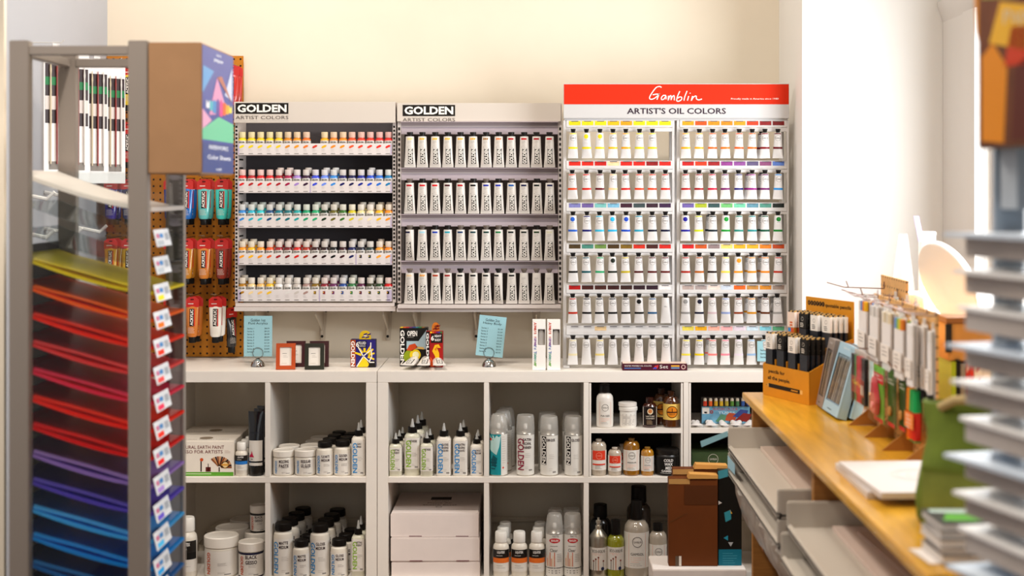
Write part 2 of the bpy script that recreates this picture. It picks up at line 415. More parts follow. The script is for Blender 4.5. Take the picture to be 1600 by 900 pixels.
for ri, (cols, yt, yb, split, gone) in enumerate(ROWS_A):
    cols = cols.split(); zt, zb = Z(yt, DY), Z(yb, DY)
    sh = abox('shelf', ax0 + .013, ax1 - .013, DY + .004, 5.374, zb - .0, zb + .006, metalw)
    strip = abox('price_strip', ax0 + .0135, ax1 - .0135, DY - .002, DY + .0035, zb, zt, M('ddd6d4', .35))
    g = MB(); fn = front(-.0026)
    for k, c in enumerate(cols):
        u = X(378 + k * 14.27, DY) - acx - .0005
        v = zt - az0 - .0115
        sq = (ri == 3 and k in (13, 14)) or (ri == 4 and 8 <= k)
        if sq: g.patch(fn, u - .004, u + .005, v - .005, v + .006, M(c, .4)); g.patch(front(-.003), u - .004, u, v, v + .003, M('d8b040', .4))
        elif not (ri == 4 and k == 4): g.poly(fn, [(u - .0095, v - .005), (u - .004, v - .006), (u + .008, v), (u + .0098, v + .005), (u + .003, v + .006), (u - .007, v + .001)], M(c, .4))
        g.lines(fn, u - .009, u + .007, v - .0095, 3, .0035, M('c4bcb8', .6), .0008, k)
        g.patch(fn, u - .008, u + .008, zb - az0 + .0045, zb - az0 + .0072, GREYINK)
    for e in ((ax0 + .0138, ax0 + .019 + (.006 if ri == 4 else 0)), (ax1 - .019 - (.012 if ri == 4 else 0), ax1 - .0138)):
        g.patch(fn, e[0] - acx, e[1] - acx, zb - az0 + .001, zt - az0 - .001, M('b9adc4', .4))
    if split: g.patch(fn, X(378 + split * 14.27 - 8.2, DY) - acx, X(378 + split * 14.27 - 6, DY) - acx, zb - az0 + .001, zt - az0 - .001, M('b9adc4', .4))
    g.build('swatch_print', strip)
    for k, c in enumerate(cols):
        if k in gone: continue
        y = DY + .024; x = X(379 + k * 14.27, y); z = zb + .0065
        tint = mixhex(CAPW, c, .22 if ri == 0 else (.15 if ri == 1 and k < 4 else .08))
        nm = cname(c)
        where = f'{ORD[k]} from left on {SHN[ri]} shelf of bottle display'
        fluid_bottle(f'tiny {nm} banded bottle, {where}', (x + rnd.uniform(-.0006, .0006), y, z), c, tint)
        if k in BEHIND[ri]:
            MBk = MB()
            ob = fluid_bottle(f'tiny paint bottle standing behind the {ORD[k]} one on the {SHN[ri]} display shelf', (x + rnd.uniform(0, .003), y + .034, z + .0075), c, tint)
            riser = True
    # stepped insert that lifts the second line of bottles
    abox('riser', ax0 + .014, ax1 - .014, DY + .0415, 5.37, zb + .0062, zb + .0138, metalw, 0)
# ================================================================ wall display with big white tubes
bx0, bx1, bz0, bz1 = X(620.5, DY), X(878, DY), Z(487, DY), Z(161, DY)
bcx = (bx0 + bx1) / 2
Bd = thing('paint_tube_display', 'white wall display rack with four rails of large white paint tubes', 'display rack', (bcx, DY, bz0))
def bbox(name, x0, x1, y0, y1, z0, z1, mat, bev=.0008):
    return MB().box(x0 - bcx, x1 - bcx, y0 - DY, y1 - DY, z0 - bz0, z1 - bz0, mat).build(name, Bd, bev)
bbox('back_panel', bx0 + .012, bx1 - .012, 5.375, 5.382, bz0 + .03, bz1 - .01, M('3a302d', .6))
for xa, xb, xs in ((bx0, bx0 + .013, bx0 + .0065), (bx1 - .013, bx1, bx1 - .0065)):
    o = bbox('side_panel', xa, xb, DY + .0125, 5.382, bz0 + .03, bz1, metalw)
    s = MB(); slots(s, xs - bcx, .0115, .035, Z(197, DY) - bz0, 34); s.build('slot_row', o)
brand_header(Bd, bx0, bx1 - .004, Z(190, DY), bz1, X(629.3, DY), X(711.2, DY), Z(181.5, DY), Z(164, DY), bcx, bz0)
bbox('base_rail', bx0, bx1 - .002, DY - .014, 5.382, bz0, Z(481, DY), metalw)
bbox('base_ledge', bx0 + .004, bx1 - .004, DY - .03, 5.37, Z(480.8, DY), Z(475.5, DY), metalw)
RB = [(197, 209.5, 261.5), (270, 281.5, 334), (342, 354, 407), (415, 427, 474.5)]
for i, (ya, yb_, yc) in enumerate(RB):
    z0, z1 = Z(yb_, DY), Z(ya, DY); top = Z(190.3, DY) if i == 0 else Z(RB[i - 1][2] + .8, DY)
    t = MB().box(bx0 + .014 - bcx, bx1 - .014 - bcx, .016, .03, z0 - bz0, z1 - bz0, lilac)
    t.prism([(bx0 + .014 - bcx, z1 - bz0), (bx1 - .014 - bcx, z1 - bz0), (bx1 - .014 - bcx, top - bz0 - .002), (bx0 + .014 - bcx, top - bz0 - .002)], .0215, .03, M('b5a5a6', .4))
    t.box(bx0 + .014 - bcx, bx1 - .014 - bcx, -.012, .03, top - bz0 - .002, top - bz0, lilac)
    t.box(bx0 + .014 - bcx, bx1 - .014 - bcx, .0145, .017, z1 - bz0 - .001, z1 - bz0 + .002, metalw)
    t.build('tube_rail', Bd)
def tube_fn(prof, eps):
    """surface of a flattened tube: prof = [(z, half width, half depth)] from the crimp up"""
    def ab(v):
        for (z0, a0, b0), (z1, a1, b1) in zip(prof, prof[1:]):
            if z0 <= v <= z1:
                k = (v - z0) / (z1 - z0); return a0 + (a1 - a0) * k, b0 + (b1 - b0) * k
        return prof[0][1:] if v < prof[0][0] else prof[-1][1:]
    def fn(u, v):
        a, b = ab(v); q = max(-.97, min(.97, u / a))
        return (u, -b * sqrt(1 - q * q) - eps, v)
    return fn
def tube_body(prof, mat, n=18):
    return MB().loft([[(a * cos(2 * pi * j / n), b * sin(2 * pi * j / n), z) for j in range(n)] for z, a, b in prof], mat)
PT = [(0, .0208, .0012), (.007, .0206, .0014), (.008, .0204, .0022), (.03, .0186, .0065), (.06, .0172, .011), (.09, .0161, .0140), (.110, .0153, .0150), (.113, .0150, .0146)]
tubew = M('dad4cd', .3, noise=.02, nscale=60)
HB_BODY = tube_body(PT, tubew).mesh('tube_body')
HB_CAP = {}
for capc in ('1a1614', '6a5f58'):
    HB_CAP[capc] = MB().lathe([(.0065, .1131), (.0065, .1165), (.0092, .117), (.0092, .1215), (.0118, .1225), (.0118, .128), (.011, .129)], M(capc, .4), 14).mesh('cap')
HB_PR = {}
def hb_print(col, hatch):
    if (col, hatch) in HB_PR: return HB_PR[(col, hatch)]
    g = MB(); f1 = tube_fn(PT, .0004); f2 = tube_fn(PT, .0009)
    if hatch:
        for k in range(3): g.poly(f1, [(-.0105 + k * .0065, .1005), (-.0055 + k * .0065, .1005), (-.0035 + k * .0065, .1075), (-.0085 + k * .0065, .1075)], M(col, .5))
    elif col: g.patch(f1, -.0105, .009, .1005, .1070, M(col, .5), 6)
    g.lines(f1, -.009, .006, .096, 3, .0035, M('a39d98', .6), .001, 2)
    g.lines(f1, -.008, .007, .083, 3, .0038, M('bdb6b0', .6), .001, 4)
    g.disk(f1, -.0085, .0735, .0011, INK, 8)
    g.patch(f1, -.0068, .0108, .0128, .0690, INK, 6, 6)
    g.text(f2, 'GOLDEN', .0018, .0410, .0145, M('efeae2', .5), rot=90, bold=.045, w=.0545)
    HB_PR[(col, hatch)] = g.mesh('label_print')
    return HB_PR[(col, hatch)]
HB = ['ead88a! f0b81c! f0c020! f0bc1c! f0b41c! f0ac1c! a06a1c! e8762a! b8242a c8282c a82028 c02830',
      'b81c28 d02028 d82024 4a1420 b81c24 141414 2430a0 2434b0 1c5aa8 141c48 141c1c 141c50',
      '141440 a4d4e4 1c3cb0 2aa0b4 1c3c68 123c44 103830 1c7a44 121a18 242a24 243c20 d8d4b8',
      'e4c8a0 e89a1c! a83c1c 9a1c20 161616 181818 161616 1a1a1a 161616 dcd8d0! - d8d4cc!']
RAILN = ('top', 'second', 'third', 'bottom')
for i, row in enumerate(HB):
    for k, c in enumerate(row.split()):
        y = DY - .011; x = X(640.4 + k * 19.82, y); z = Z(RB[i][2], y)
        hatch = c.endswith('!'); c = c.strip('!'); c = '' if c == '-' else c
        nm = {'dcd8d0': 'pale grey', 'd8d4cc': 'pale grey', '': 'no colour'}.get(c) or cname(c)
        mark = 'plain white tube without colour bar' if not c else f'white tube with {nm} ' + ('hatched bar' if hatch else 'bar')
        t = thing('acrylic_paint_tube', f'{mark}, {ORD[k]} from left on {RAILN[i]} tube rail', 'paint tube',
                  (x + rnd.uniform(-.0012, .0012), y, z), rnd.uniform(-.09, .09), 'large white tubes on the wall display')
        turned = (i, k) in ((2, 0), (3, 7))
        if turned: t.rotation_euler = (0, 0, -.55)
        link('tube_body', HB_BODY, t); link('cap', HB_CAP['1a1614' if i == 0 or rnd.random() < .3 else '6a5f58'], t); link('label_print', hb_print(c, hatch), t)
# ---------------- brackets carrying the two displays
brk = M('c9bcaa', .5)
for px, full in ((413, 0), (503.5, 1), (606, 1), (651.5, 0), (744.3, 1), (838, 0)):
    x = X(px, WALL_Y - .01)
    t = thing('shelf_bracket', 'painted bracket under the ' + {413: 'bottle display, behind the first price card', 503.5: 'bottle display, above the small frames', 606: 'bottle display, at its outer end by the tube display', 651.5: 'tube display, above the tall paint set box', 744.3: 'tube display, behind the second price card', 838: 'tube display, above the white lettered boxes'}[px], 'bracket', (x, WALL_Y, .80), group='brackets under the wall displays')
    zt = Z(487, DY) - .80 - .002
    b = MB().prism([(-.017, zt), (-.009, zt - .125), (.009, zt - .125), (.017, zt)], -.006, -.001, brk)
    b.prism([(-.006, zt), (-.004, zt - .12), (.004, zt - .12), (.006, zt)], -.016, -.005, brk)
    b.build('wall_plate', t)
    MB().loft([[(x_, -.005, zt - .09), (x_, -.18, zt - .012), (x_, -.18, zt), (x_, -.005, zt)] for x_ in (-.0025, .0025)], brk).build('arm', t)
    for sx, sz in ((-.0135, zt - .012), (.0135, zt - .012), (0, zt - .108)):
        MB().lathe([(.0055, 0), (.0045, .0025)], M('1c1713', .5), 10).build('screw', t, loc=(sx, -.0162 if sx == 0 else -.0062, sz), rot=(pi / 2, 0, 0))
# ================================================================ oil paint display standing on the shelf unit
GY = 5.09
gx0, gx1 = X(880, GY), X(1232, GY); gcx = (gx0 + gx1) / 2; gz = .771
G = thing('oil_paint_display', 'tall white freestanding display of small oil paint tubes with orange-red banner', 'display rack', (gcx, GY, gz))
gw = M('d0cdcb', .4)
def gbox(name, px0, px1, y0, y1, py0, py1, mat=gw, bev=.0006, par=None):
    return MB().box(X(px0, GY) - gcx, X(px1, GY) - gcx, y0, y1, Z(py1, GY) - gz, Z(py0, GY) - gz, mat).build(name, par or G, bev)
b = gbox('banner', 880.5, 1232, -.012, 0, 131, 185, M('c2c0bf', .4))
g = MB(); fn = front(-.0126); f2 = front(-.0132)
def GU(px): return X(px, GY) - gcx
def GV(py): return Z(py, GY) - gz
g.patch(fn, GU(881), GU(1231.5), GV(163.3), GV(132), M('cc2600', .7))
# handwritten name: strokes traced as pen lines
pen = [[(1033, 137), (1030, 135.5), (1025, 137), (1020, 143), (1015.5, 150), (1014.5, 154), (1017, 155.5), (1022, 154), (1027, 150), (1030, 146.5), (1029, 148), (1026, 156)],
       [(1030, 147.5), (1025, 147.5), (1019.5, 148.5)],
       [(1040, 149.5), (1036, 149.5), (1033, 153), (1033.5, 156), (1037, 155), (1040, 150.5), (1040, 155.5)],
       [(1044, 150), (1043.5, 157), (1045.5, 151.5), (1048, 150), (1048, 156.5), (1050, 151.5), (1052.8, 150), (1053, 157)],
       [(1061.5, 143), (1058, 151), (1056.8, 157.5), (1060, 158.5), (1064, 156), (1064.5, 152.5), (1061, 152), (1058.5, 154)],
       [(1073, 142.5), (1069.5, 151), (1068, 157.5)],
       [(1075.5, 150.5), (1073.5, 157.5)], [(1077.5, 145.5), (1078, 146.5)],
       [(1081.5, 150.5), (1079.5, 157.5), (1083, 152), (1087, 150.5), (1087.5, 154.5), (1091, 156.5), (1096, 155)]]
for st in pen:
    # smooth the stroke (Catmull-Rom), then sweep a flat nib along it
    P = [st[0]] + st + [st[-1]]; pts = []
    for i in range(1, len(P) - 2):
        for k in range(5):
            q = k / 5; a_, b_, c_, d_ = P[i - 1:i + 3]
            pts.append(tuple(.5 * (2 * b_[j] + (c_[j] - a_[j]) * q + (2 * a_[j] - 5 * b_[j] + 4 * c_[j] - d_[j]) * q * q + (3 * b_[j] - a_[j] - 3 * c_[j] + d_[j]) * q ** 3) for j in (0, 1)))
    pts.append(st[-1]); vs = []
    for i, (px, py) in enumerate(pts):
        qx, qy = pts[min(i + 1, len(pts) - 1)]; rx, ry = pts[max(i - 1, 0)]
        dx, dy = qx - rx, qy - ry; L = sqrt(dx * dx + dy * dy) or 1; wdt = .75
        vs += [f2(GU(px - dy / L * wdt), GV(py + dx / L * wdt)), f2(GU(px + dy / L * wdt), GV(py - dx / L * wdt))]
    g.add(vs, [(2 * i, 2 * i + 1, 2 * i + 3, 2 * i + 2) for i in range(len(pts) - 1)], M('fbf4ee', .5))
g.text(f2, 'Proudly made in America since 1980', GU(1178.5), GV(155), .0075, M('fbe9dc', .5), w=GU(1216) - GU(1142))
g.text(f2, "ARTIST'S OIL COLORS", GU(1056.5), GV(173.6), .0215, M('2a1428', .5), w=GU(1133.5) - GU(979.5), bold=.012)
g.build('banner_print', b)
gbox('top_board', 882, 1231, 0, .10, 184.5, 188)
for px0, px1 in ((880.5, 885), (1050, 1054), (1057.5, 1062), (1229, 1232.5)):
    gbox('upright', px0, px1, 0, .014, 188, 574.2)
    gbox('upright', px0, px1, .10, .114, 188, 574.2)
for px0, px1 in ((880, 890), (1224, 1234)):
    gbox('foot', px0, px1, -.012, .13, 570.5, 574.3)
GS = [(188, 199, 205.5), (251, 264, 269.5), (316.5, 330, 334.5), (380.5, 394, 399), (444.5, 458, 463), (508.5, 523, 528)]
SW = ['d4ca1c e0d01c e8d21c e8b01c f0981c e0d81c e8d81c e8d01c|f0981c f0501c f0881c f0801c f0941c f03c1c 8a1a1c 761818',
      'd8281c d8281c c0201c f0cc9c d8241c d8241c 8a1a1c d0241c|b81c1c e8381c 981c20 8a3a84 8a4a90 5c5074 8a4a74 5a7ac4',
      '7878b0 6a5894 74b4b0 74acc8 3c1c2c 3a4648 38202c 3a2040|685898 a0ac28 304c4c 68b068 68bc98 588898 4c8c7c 141c18',
      '4a3a20 4a8878 6a8a44 483418 7a5c1c c82c1c 48201c c8241c|c81c1c c0501c 887474 f0c868 f0a41c f0a01c e07c1c c04818',
      'a81818 48201c 48241f 3c1c1c 3c2420 301c24 301c28 f0e8e4|b4a098 a49490 e8d4c8 c4ccd8 e8601c bc8440 d08424 a49084',
      'f0ece8 f0ece8 dcbc8c f0ece8 f0ece8 f0ece8 f0ece8 f0ece8|e4d054 e8a81c f0ac98 f0acac e0d0dc c8dce8 84ccdc 64b488']
for ri, (ya, yb_, yc) in enumerate(GS):
    for ci, (px0, px1, sx0) in enumerate(((885, 1050, 889), (1062, 1229, 1066))):
        s = gbox('price_shelf', px0, px1, -.003, .0, ya, yb_)
        q = MB().box(X(px0, GY) - gcx, X(px1, GY) - gcx, .0, .10, GV(ya) - .006, GV(ya) - .001, gw)
        q.box(X(px0, GY) - gcx, X(px1, GY) - gcx, .0, .012, GV(yc), GV(yb_) - .001, gw); q.build('tube_rail', G)
        g = MB(); fn = front(-.0036); f2 = front(-.004)
        sw = SW[ri].split('|')[ci].split(); stp = 20.15
        for k, c in enumerate(sw):
            u0, u1 = GU(sx0 + k * stp), GU(sx0 + k * stp + 18); v1, v0 = GV(ya + 1.2), GV(ya + 7.8)
            if c != 'f0ece8': g.patch(fn, u0, u1, v0, v1, M(c, .5, noise=.12, nscale=120))
            g.patch(f2, u0 + .008, u1 - .008, v1 - .0022, v1, M('4a4440', .6))
            g.lines(fn, u0 + .004, u1 - .006, v0 - .0055, 2, .003, M('cfc8c2', .6), .0008, k)
        g.build('swatch_print', s)
PG = [(0, .0186, .0012), (.006, .0182, .0015), (.02, .0172, .005), (.05, .0150, .010), (.078, .0135, .0128), (.0895, .0130, .0126), (.0905, .0112, .0108)]
gm = M('d6d3d1', .3); lb = M('f2efea', .45)
OIL_BODY = tube_body(PG, gm).mesh('tube_body')
OIL_CAP = MB().lathe([(.0065, .0906), (.0065, .0925), (.0070, .0930), (.0098, .1035), (.0092, .1045)], M('151313', .45), 8).mesh('cap')
OIL_PR = {}
def oil_print(c, dot, blank=False):
    if (c, dot, blank) in OIL_PR: return OIL_PR[(c, dot, blank)]
    g = MB(); f1 = tube_fn(PG, .0003); f2 = tube_fn(PG, .0007)
    if blank:
        g.lines(f1, -.006, .006, .062, 2, .003, GREYINK, .001, 1)
    else:
        if c:
            g.patch(f1, -.0163, .0163, .0330, .0402, M(c, .4), 10)
            if not dot: g.patch(f1, -.0125, .0125, .0852, .0890, M(c, .4), 8)
        if dot:
            g.disk(f1, 0, .0772, .0082, M(dot, .45), 18); g.lines(f1, -.006, .006, .066, 1, .003, GREYINK, .0012, 2); 
        else:
            g.ring(f1, 0, .0715, .0102, .0009, M('77706b', .5), 22)
            g.text(f2, 'GAMBLIN', 0, .0715, .0042, M('4a4440', .5), w=.0165)
        g.lines(f1, -.008, .009, .0575, 2, .0045, M('c9c3bd', .6), .0008, 3)
    OIL_PR[(c, dot, blank)] = g.mesh('label_print')
    return OIL_PR[(c, dot, blank)]
OIL = ['e0d01c e4d01c* e4cc1c* e4b41c e8a41c d4cc1c e4cc1c -|e8a81c e8a01c e8601c e8701c e8581c e0641c 7a141c 64141c',
       'dc481c d4281c 6a141c f0c490 c8201c dc401c dc401c d8281c|b01c20 981c20 c01c3c 741c60 241c68 901c7c 6c1c60 2a88d0',
       '2a60c4* 1c1c68 38b4d8 2aacdc* 1c48b8* 2a98b4 14182c 141838|241c90* c0c81c 14242c 148c2c* 2a8474 2a8888 14543c 14782a*',
       '1c1a18 1c545c 2a9c64 1c241c* b8a41c 4c1818 541818 601c1c|a4281c b05c1c 241614 e4c84c e88c1c* c8841c d47c1c b0301c',
       'b02c1c 1a1818 181818 181818 181818 141414* 28547c blank|8c8a88* 1c1c30* c8b0b4 8898c4 84381c c0801c 5c2c14 9a9894',
       'dcd0a8 e8e4dc dcc87c c4c0b8 e8e4dc e8e4dc e8e4dc e8e4dc|e0d04c e0c41c f0807c f08898 dcd0dc 94b4d8 6cb0c4 -']
GN = ('top', 'second', 'third', 'fourth', 'fifth', 'bottom')
XL = (895.2, 916.6, 936.7, 957.3, 977.6, 998.4, 1019, 1040); XR = (1071.3, 1092, 1113, 1133.5, 1154, 1174.6, 1195, 1215.5)
for ri, row in enumerate(OIL):
    for ci, half in enumerate(row.split('|')):
        for k, c in enumerate(half.split()):
            if c == '-': continue
            dot = c.endswith('*'); c = c.strip('*'); y = GY - .020
            px = (XL, XR)[ci][k] + rnd.uniform(-.5, .5)
            if ri == 0 and ci == 0: px += .3
            x = X(px, y); z = Z(GS[ri][2] + 1.2, y) - .0925
            blank = c == 'blank'
            pale = c in ('e8e4dc', 'c4c0b8')
            nm = 'plain white tube' if (blank or pale) else (f'{cname(c)} banded tube' + (' with dot' if dot else ''))
            t = thing('oil_paint_tube', f'{nm}, {ORD[k]} in {GN[ri]} row, {("left", "right")[ci]} half of oil display', 'paint tube',
                      (x, y, z), rnd.uniform(-.16, .16), 'small tubes on the oil paint display')
            t.rotation_euler = (0, rnd.uniform(-.02, .02), t.rotation_euler[2])
            link('tube_body', OIL_BODY, t); link('cap', OIL_CAP, t); link('label_print', oil_print('' if blank or pale else c, c if dot else '', blank), t)
            if ci == 1 and (ri, k) in ((0, 6), (1, 6), (1, 5), (2, 2), (2, 6), (3, 5), (3, 6), (4, 5), (4, 6), (4, 7), (5, 2)) :
                r = dup(t, f'oil paint tube behind the {ORD[k]} one in {GN[ri]} row, right half of display', (x - .005, y + .052, z))
                r.rotation_euler = (0, 0, .1)
# ================================================================ jars, bottles and cans in the cubes
S1, S0, TOP = .3984, .0384, .7704          # the shelf, the bottom panel and the unit's top
SI = .5678                                 # shelf of the inserts
def k_(px): return px / 441.0
creamj = M('dbd3c5', .35); label_w = M('e0dad1', .45); blk = M('15120f', .35); capb = M('120f0d', .4)
BLUE, GREEN, ORANGE, CRIM = M('2a88c8', .45), M('86b02a', .45), M('d0501c', .45), M('8c1c3c', .45)
clearcap = M('d8d4cc', .12, alpha=.38); nozz = M('d8d8d4', .2, alpha=.55)
def vessel(name, label, cat, x, y, z, body, bm, caps=(), lab=None, prints=None, pr=None, group=None, sq=0, rotz=0, n=24, extra=None):
    t = thing(name, label, cat, (x, y, z), rotz, group)
    MB().lathe(body, bm, n, sq=sq).build(extra[0] if extra else 'bottle', t)
    if lab:
        z0, z1, r, lm = lab
        L = MB().lathe([(r + .0004, z0), (r + .0004, z1)], lm, n, sq=sq, cap=False)
        if prints:
            fn = front(-(r + .0008)) if sq else drum(r + .0008); fn2 = front(-(r + .0012)) if sq else drum(r + .0012)
            prints(L, fn, fn2, r, z0, z1)
        L.build('label_wrap', t)
    for nm, prof, cm in caps:
        MB().lathe(prof, cm, n).build(nm, t)
    return t
def g_print(col, lines, u=-.45, big=1.0, on=None, head=None):
    """the maker's name up the side and a product name beside it"""
    def f(g, fn, fn2, r, z0, z1):
        H = z1 - z0; zc = (z0 + z1) / 2
        if on: g.patch(fn, r * (u - .30), r * (u + .30), z0 + H * .26, z1 - H * .01, on, 6, 4)
        g.text(fn2, 'GOLDEN', r * u, zc - (0 if not on else -H * .12), min(r * .55, H * .16) * big * (.72 if on else 1), col, rot=-90, bold=.02, w=H * (.86 if not on else .70))
        if head:
            for i, s in enumerate(head): g.text(fn2, s, r * .20, z1 - H * .10 - i * r * .42, r * .30, M('3a2a30', .5), bold=.02, w=r * min(.95, .2 * len(s)))
        else:
            pass
        g.lines(fn, r * -.02, r * .72, zc + H * .02, 3, H * .045, M('a8a098', .6), .0009, lines)
        g.lines(fn, r * -.02, r * .5, z0 + H * .16, 2, H * .045, M('b8b0a8', .6), .0009, lines + 1)
        g.patch(fn, r * .38, r * .80, z0 + H * .05, z0 + H * .09, GREYINK, 3)
    return f
def jar(label, px, w, h, z, Y, col, head, gr=None, name='medium_jar', rim=None):
    r = k_(w) / 2; h = k_(h); lidh = h * .27
    t = vessel(name, label, 'jar', X(px, Y), Y, z, [(r * .90, 0), (r * .97, .003), (r * .97, h - lidh - .004), (r * .9, h - lidh)], creamj,
               [('lid', [(r * .97, h - lidh + .0005), (r, h - lidh + .002), (r, h - .003), (r * .94, h), (r * .80, h - .0005), (r * .78, h - .002)], M('e4ddd2', .4))],
               (.006, h - lidh - .008, r * .97, label_w), g_print(col, px % 7 + 1, -.62, 1.1, None, head), group=gr, extra=('jar',))
    if rim:
        MB().lathe([(r * .975, .0005), (r * .975, .0058)], rim, 24, cap=False).build('band', t); MB().lathe([(r * .975, h - lidh - .009), (r * .975, h - lidh - .001)], rim, 24, cap=False).build('band', t)
    return t
def capbottle(label, px, w, h, z, Y, col, head, caph=.16, capw=.40, bm=None):
    r = k_(w) / 2; h = k_(h); c = h * caph
    return vessel('medium_bottle', label, 'bottle', X(px, Y), Y, z,
                  [(r * .92, 0), (r, .003), (r, h - c - r * .62), (r * .93, h - c - r * .28), (r * capw * 1.7, h - c - r * .05), (r * capw * 1.7, h - c)], bm or creamj,
                  [('cap', [(r * capw * 2.05, h - c), (r * capw * 2.1, h - c + .002), (r * capw * 2.05, h - .002), (r * capw * 1.9, h)], capb)],
                  (.006, h - c - r * .75, r, label_w), g_print(col, px % 5 + 1, -.66, 1.1, None, head))
def nozzle_bottle(label, px, w, h, z, Y, col, head, clear=False):
    r = k_(w) / 2; h = k_(h); nb = h * .105; nz = h * .145; sh = h - nb - nz
    t = vessel('nozzle_bottle', label, 'bottle', X(px, Y), Y, z, [(r * .94, 0), (r, .003), (r, sh - r * .4), (r * .82, sh - r * .12), (r * .5, sh - .001), (r * .5, sh)],
               M('cdc9b4', .2, coat=.3) if clear else creamj,
               [('cap', [(r * .60, sh), (r * .62, sh + .001), (r * .58, sh + nb)], capb)],
               (h * .12 if clear else .004, sh - r * .55, r, label_w), g_print(col, px % 5 + 2, -.42, 1.25, None, head), sq=5)
    MB().lathe([(r * .30, sh + nb), (r * .22, sh + nb + nz * .3), (r * .10, h - .001), (r * .05, h)], nozz, 12).build('nozzle', t)
    return t
F0 = 5.006
# ---- first unit, upper left cube: gesso kits and friends
def kit_box(label, x0, x1, z, h, y, d):
    t = thing('gesso_kit_box', label, 'box', ((x0 + x1) / 2, y, z)); w = (x1 - x0) / 2
    b = MB().box(-w, w, 0, d, 0, h, M('e3dacd', .55, noise=.03, nscale=20)).build('carton', t, .0012)
    g = MB(); fn = front(-.0005); f2 = front(-.0009); mar = M('6a1a20', .5)
    g.patch(fn, -w + .001, w - .001, .001, .0145, M('5a9a30', .5)); g.lines(f2, -w + .05, w - .03, .009, 1, .01, M('dfe8c8', .5), .002)
    g.text(f2, 'NATURAL EARTH PAINT', w - .031, h - .022, .0115, mar, al='c', w=.0) if False else None
    g.text(f2, 'NATURAL EARTH PAINT', w - .117, h - .0215, .0115, mar, w=.166); g.text(f2, 'GESSO FOR ARTISTS', w - .117, h - .0375, .0115, mar, w=.156)
    g.lines(fn, w - .032, w - .010, h - .033, 3, .004, M('b89080', .6), .0008)
    # brushes printed on the front
    br = M('7a3018', .5); dk = M('2a1a18', .5)
    for u, z0, z1, wd, tip in ((-.095, .016, .05, .0012, dk), (-.028, .016, .058, .0022, br), (-.003, .016, .044, .0012, dk)):
        g.patch(fn, w - .117 + u + .03 - wd, w - .117 + u + .03 + wd, z0, z1, dk)
        if tip is br: g.disk(f2, w - .115 + u + .03, z1, .006, M('c85020', .5), 12)
    g.patch(fn, w - .117 + .018, w - .117 + .036, .016, .032, M('5a1c18', .5))
    for k in range(13):
        a = radians(128 - k * 10.5); u0, v0 = w - .051, .030
        p = (u0 + .006 * cos(a), v0 + .006 * sin(a)); e = (u0 + .044 * cos(a), v0 + .040 * sin(a)); q = (-sin(a) * .0032, cos(a) * .0032)
        g.poly(f2, [(p[0] - q[0] * .4, p[1] - q[1] * .4), (e[0] - q[0], e[1] - q[1]), (e[0] + q[0], e[1] + q[1]), (p[0] + q[0] * .4, p[1] + q[1] * .4)], M(('8a4a24', 'c89060', '3a2018')[k % 3], .5))
    g.patch(f2, w - .053, w - .049, .008 + .008, .032, dk); g.disk(f2, w - .030, .040, .013, M('d89a40', .5), 18); g.disk(front(-.0012), w - .030, .040, .010, M('e8c890', .5), 18)
    g.patch(front(-.0014), w - .042, w - .018, .037, .043, M('d89a40', .5))
    g.build('printed_front', b)
    g = MB(); top = lambda u, v: (u, v, h + .0006)
    g.disk(top, w - .11, .06, .024, M('8a7a66', .6), 24); g.text(top, 'NATURAL EARTH PAINT', w - .117, .032, .010, M('9a9084', .6), w=.19)
    g.build('printed_lid', b)
    return t
kx1 = X(366, 5.02); kit_box('white printed box of natural gesso with brush pictures and green foot stripe', kx1 - .222, kx1, S1, .1235, 5.012, .15)
kit_box('second printed gesso box, standing right behind the one with the green foot stripe', kx1 - .222, kx1 - .002, S1, .1235, 5.172, .15)
def liq_small(label, x, y, z, h=.117, r=.0225, band='2a74c0'):
    def pr(g, fn, fn2, r_, z0, z1):
        H = z1 - z0
        g.patch(fn, -r_ * 1.3, r_ * 1.3, z0 + H * .62, z1, blk, 8); g.patch(fn, -r_ * 1.3, r_ * 1.3, z0 + H * .40, z0 + H * .62, M(band, .45), 8)
        g.text(fn2, 'LIQUITEX', 0, z0 + H * .88, H * .13, WHITE, bold=.03, w=r_ * 1.0); g.lines(fn2, -r_ * .6, r_ * .6, z0 + H * .74, 1, .01, WHITE, .0012)
        g.lines(fn, -r_ * .6, r_ * .6, z0 + H * .28, 2, H * .1, GREYINK, .0009)
    return vessel('acrylic_medium_bottle', label, 'bottle', x, y, z, [(r * .94, 0), (r, .003), (r, h * .64), (r * .93, h * .70), (r * .68, h * .75), (r * .68, h * .765)], creamj,
                  [('cap', [(r * .74, h * .765), (r * .76, h * .775), (r * .74, h * .97), (r * .66, h)], PLAST)], (.02, h * .62, r, label_w), pr)
sx = X(378, 5.035)
b0 = liq_small('small white bottle with black and blue label beside the gesso box', sx, 5.032, S1)
dup(b0, 'small white bottle standing second behind the black and blue label', (sx + .004, 5.085, S1)); dup(b0, 'rearmost small white bottle in the line behind the gesso box', (sx + .008, 5.14, S1))
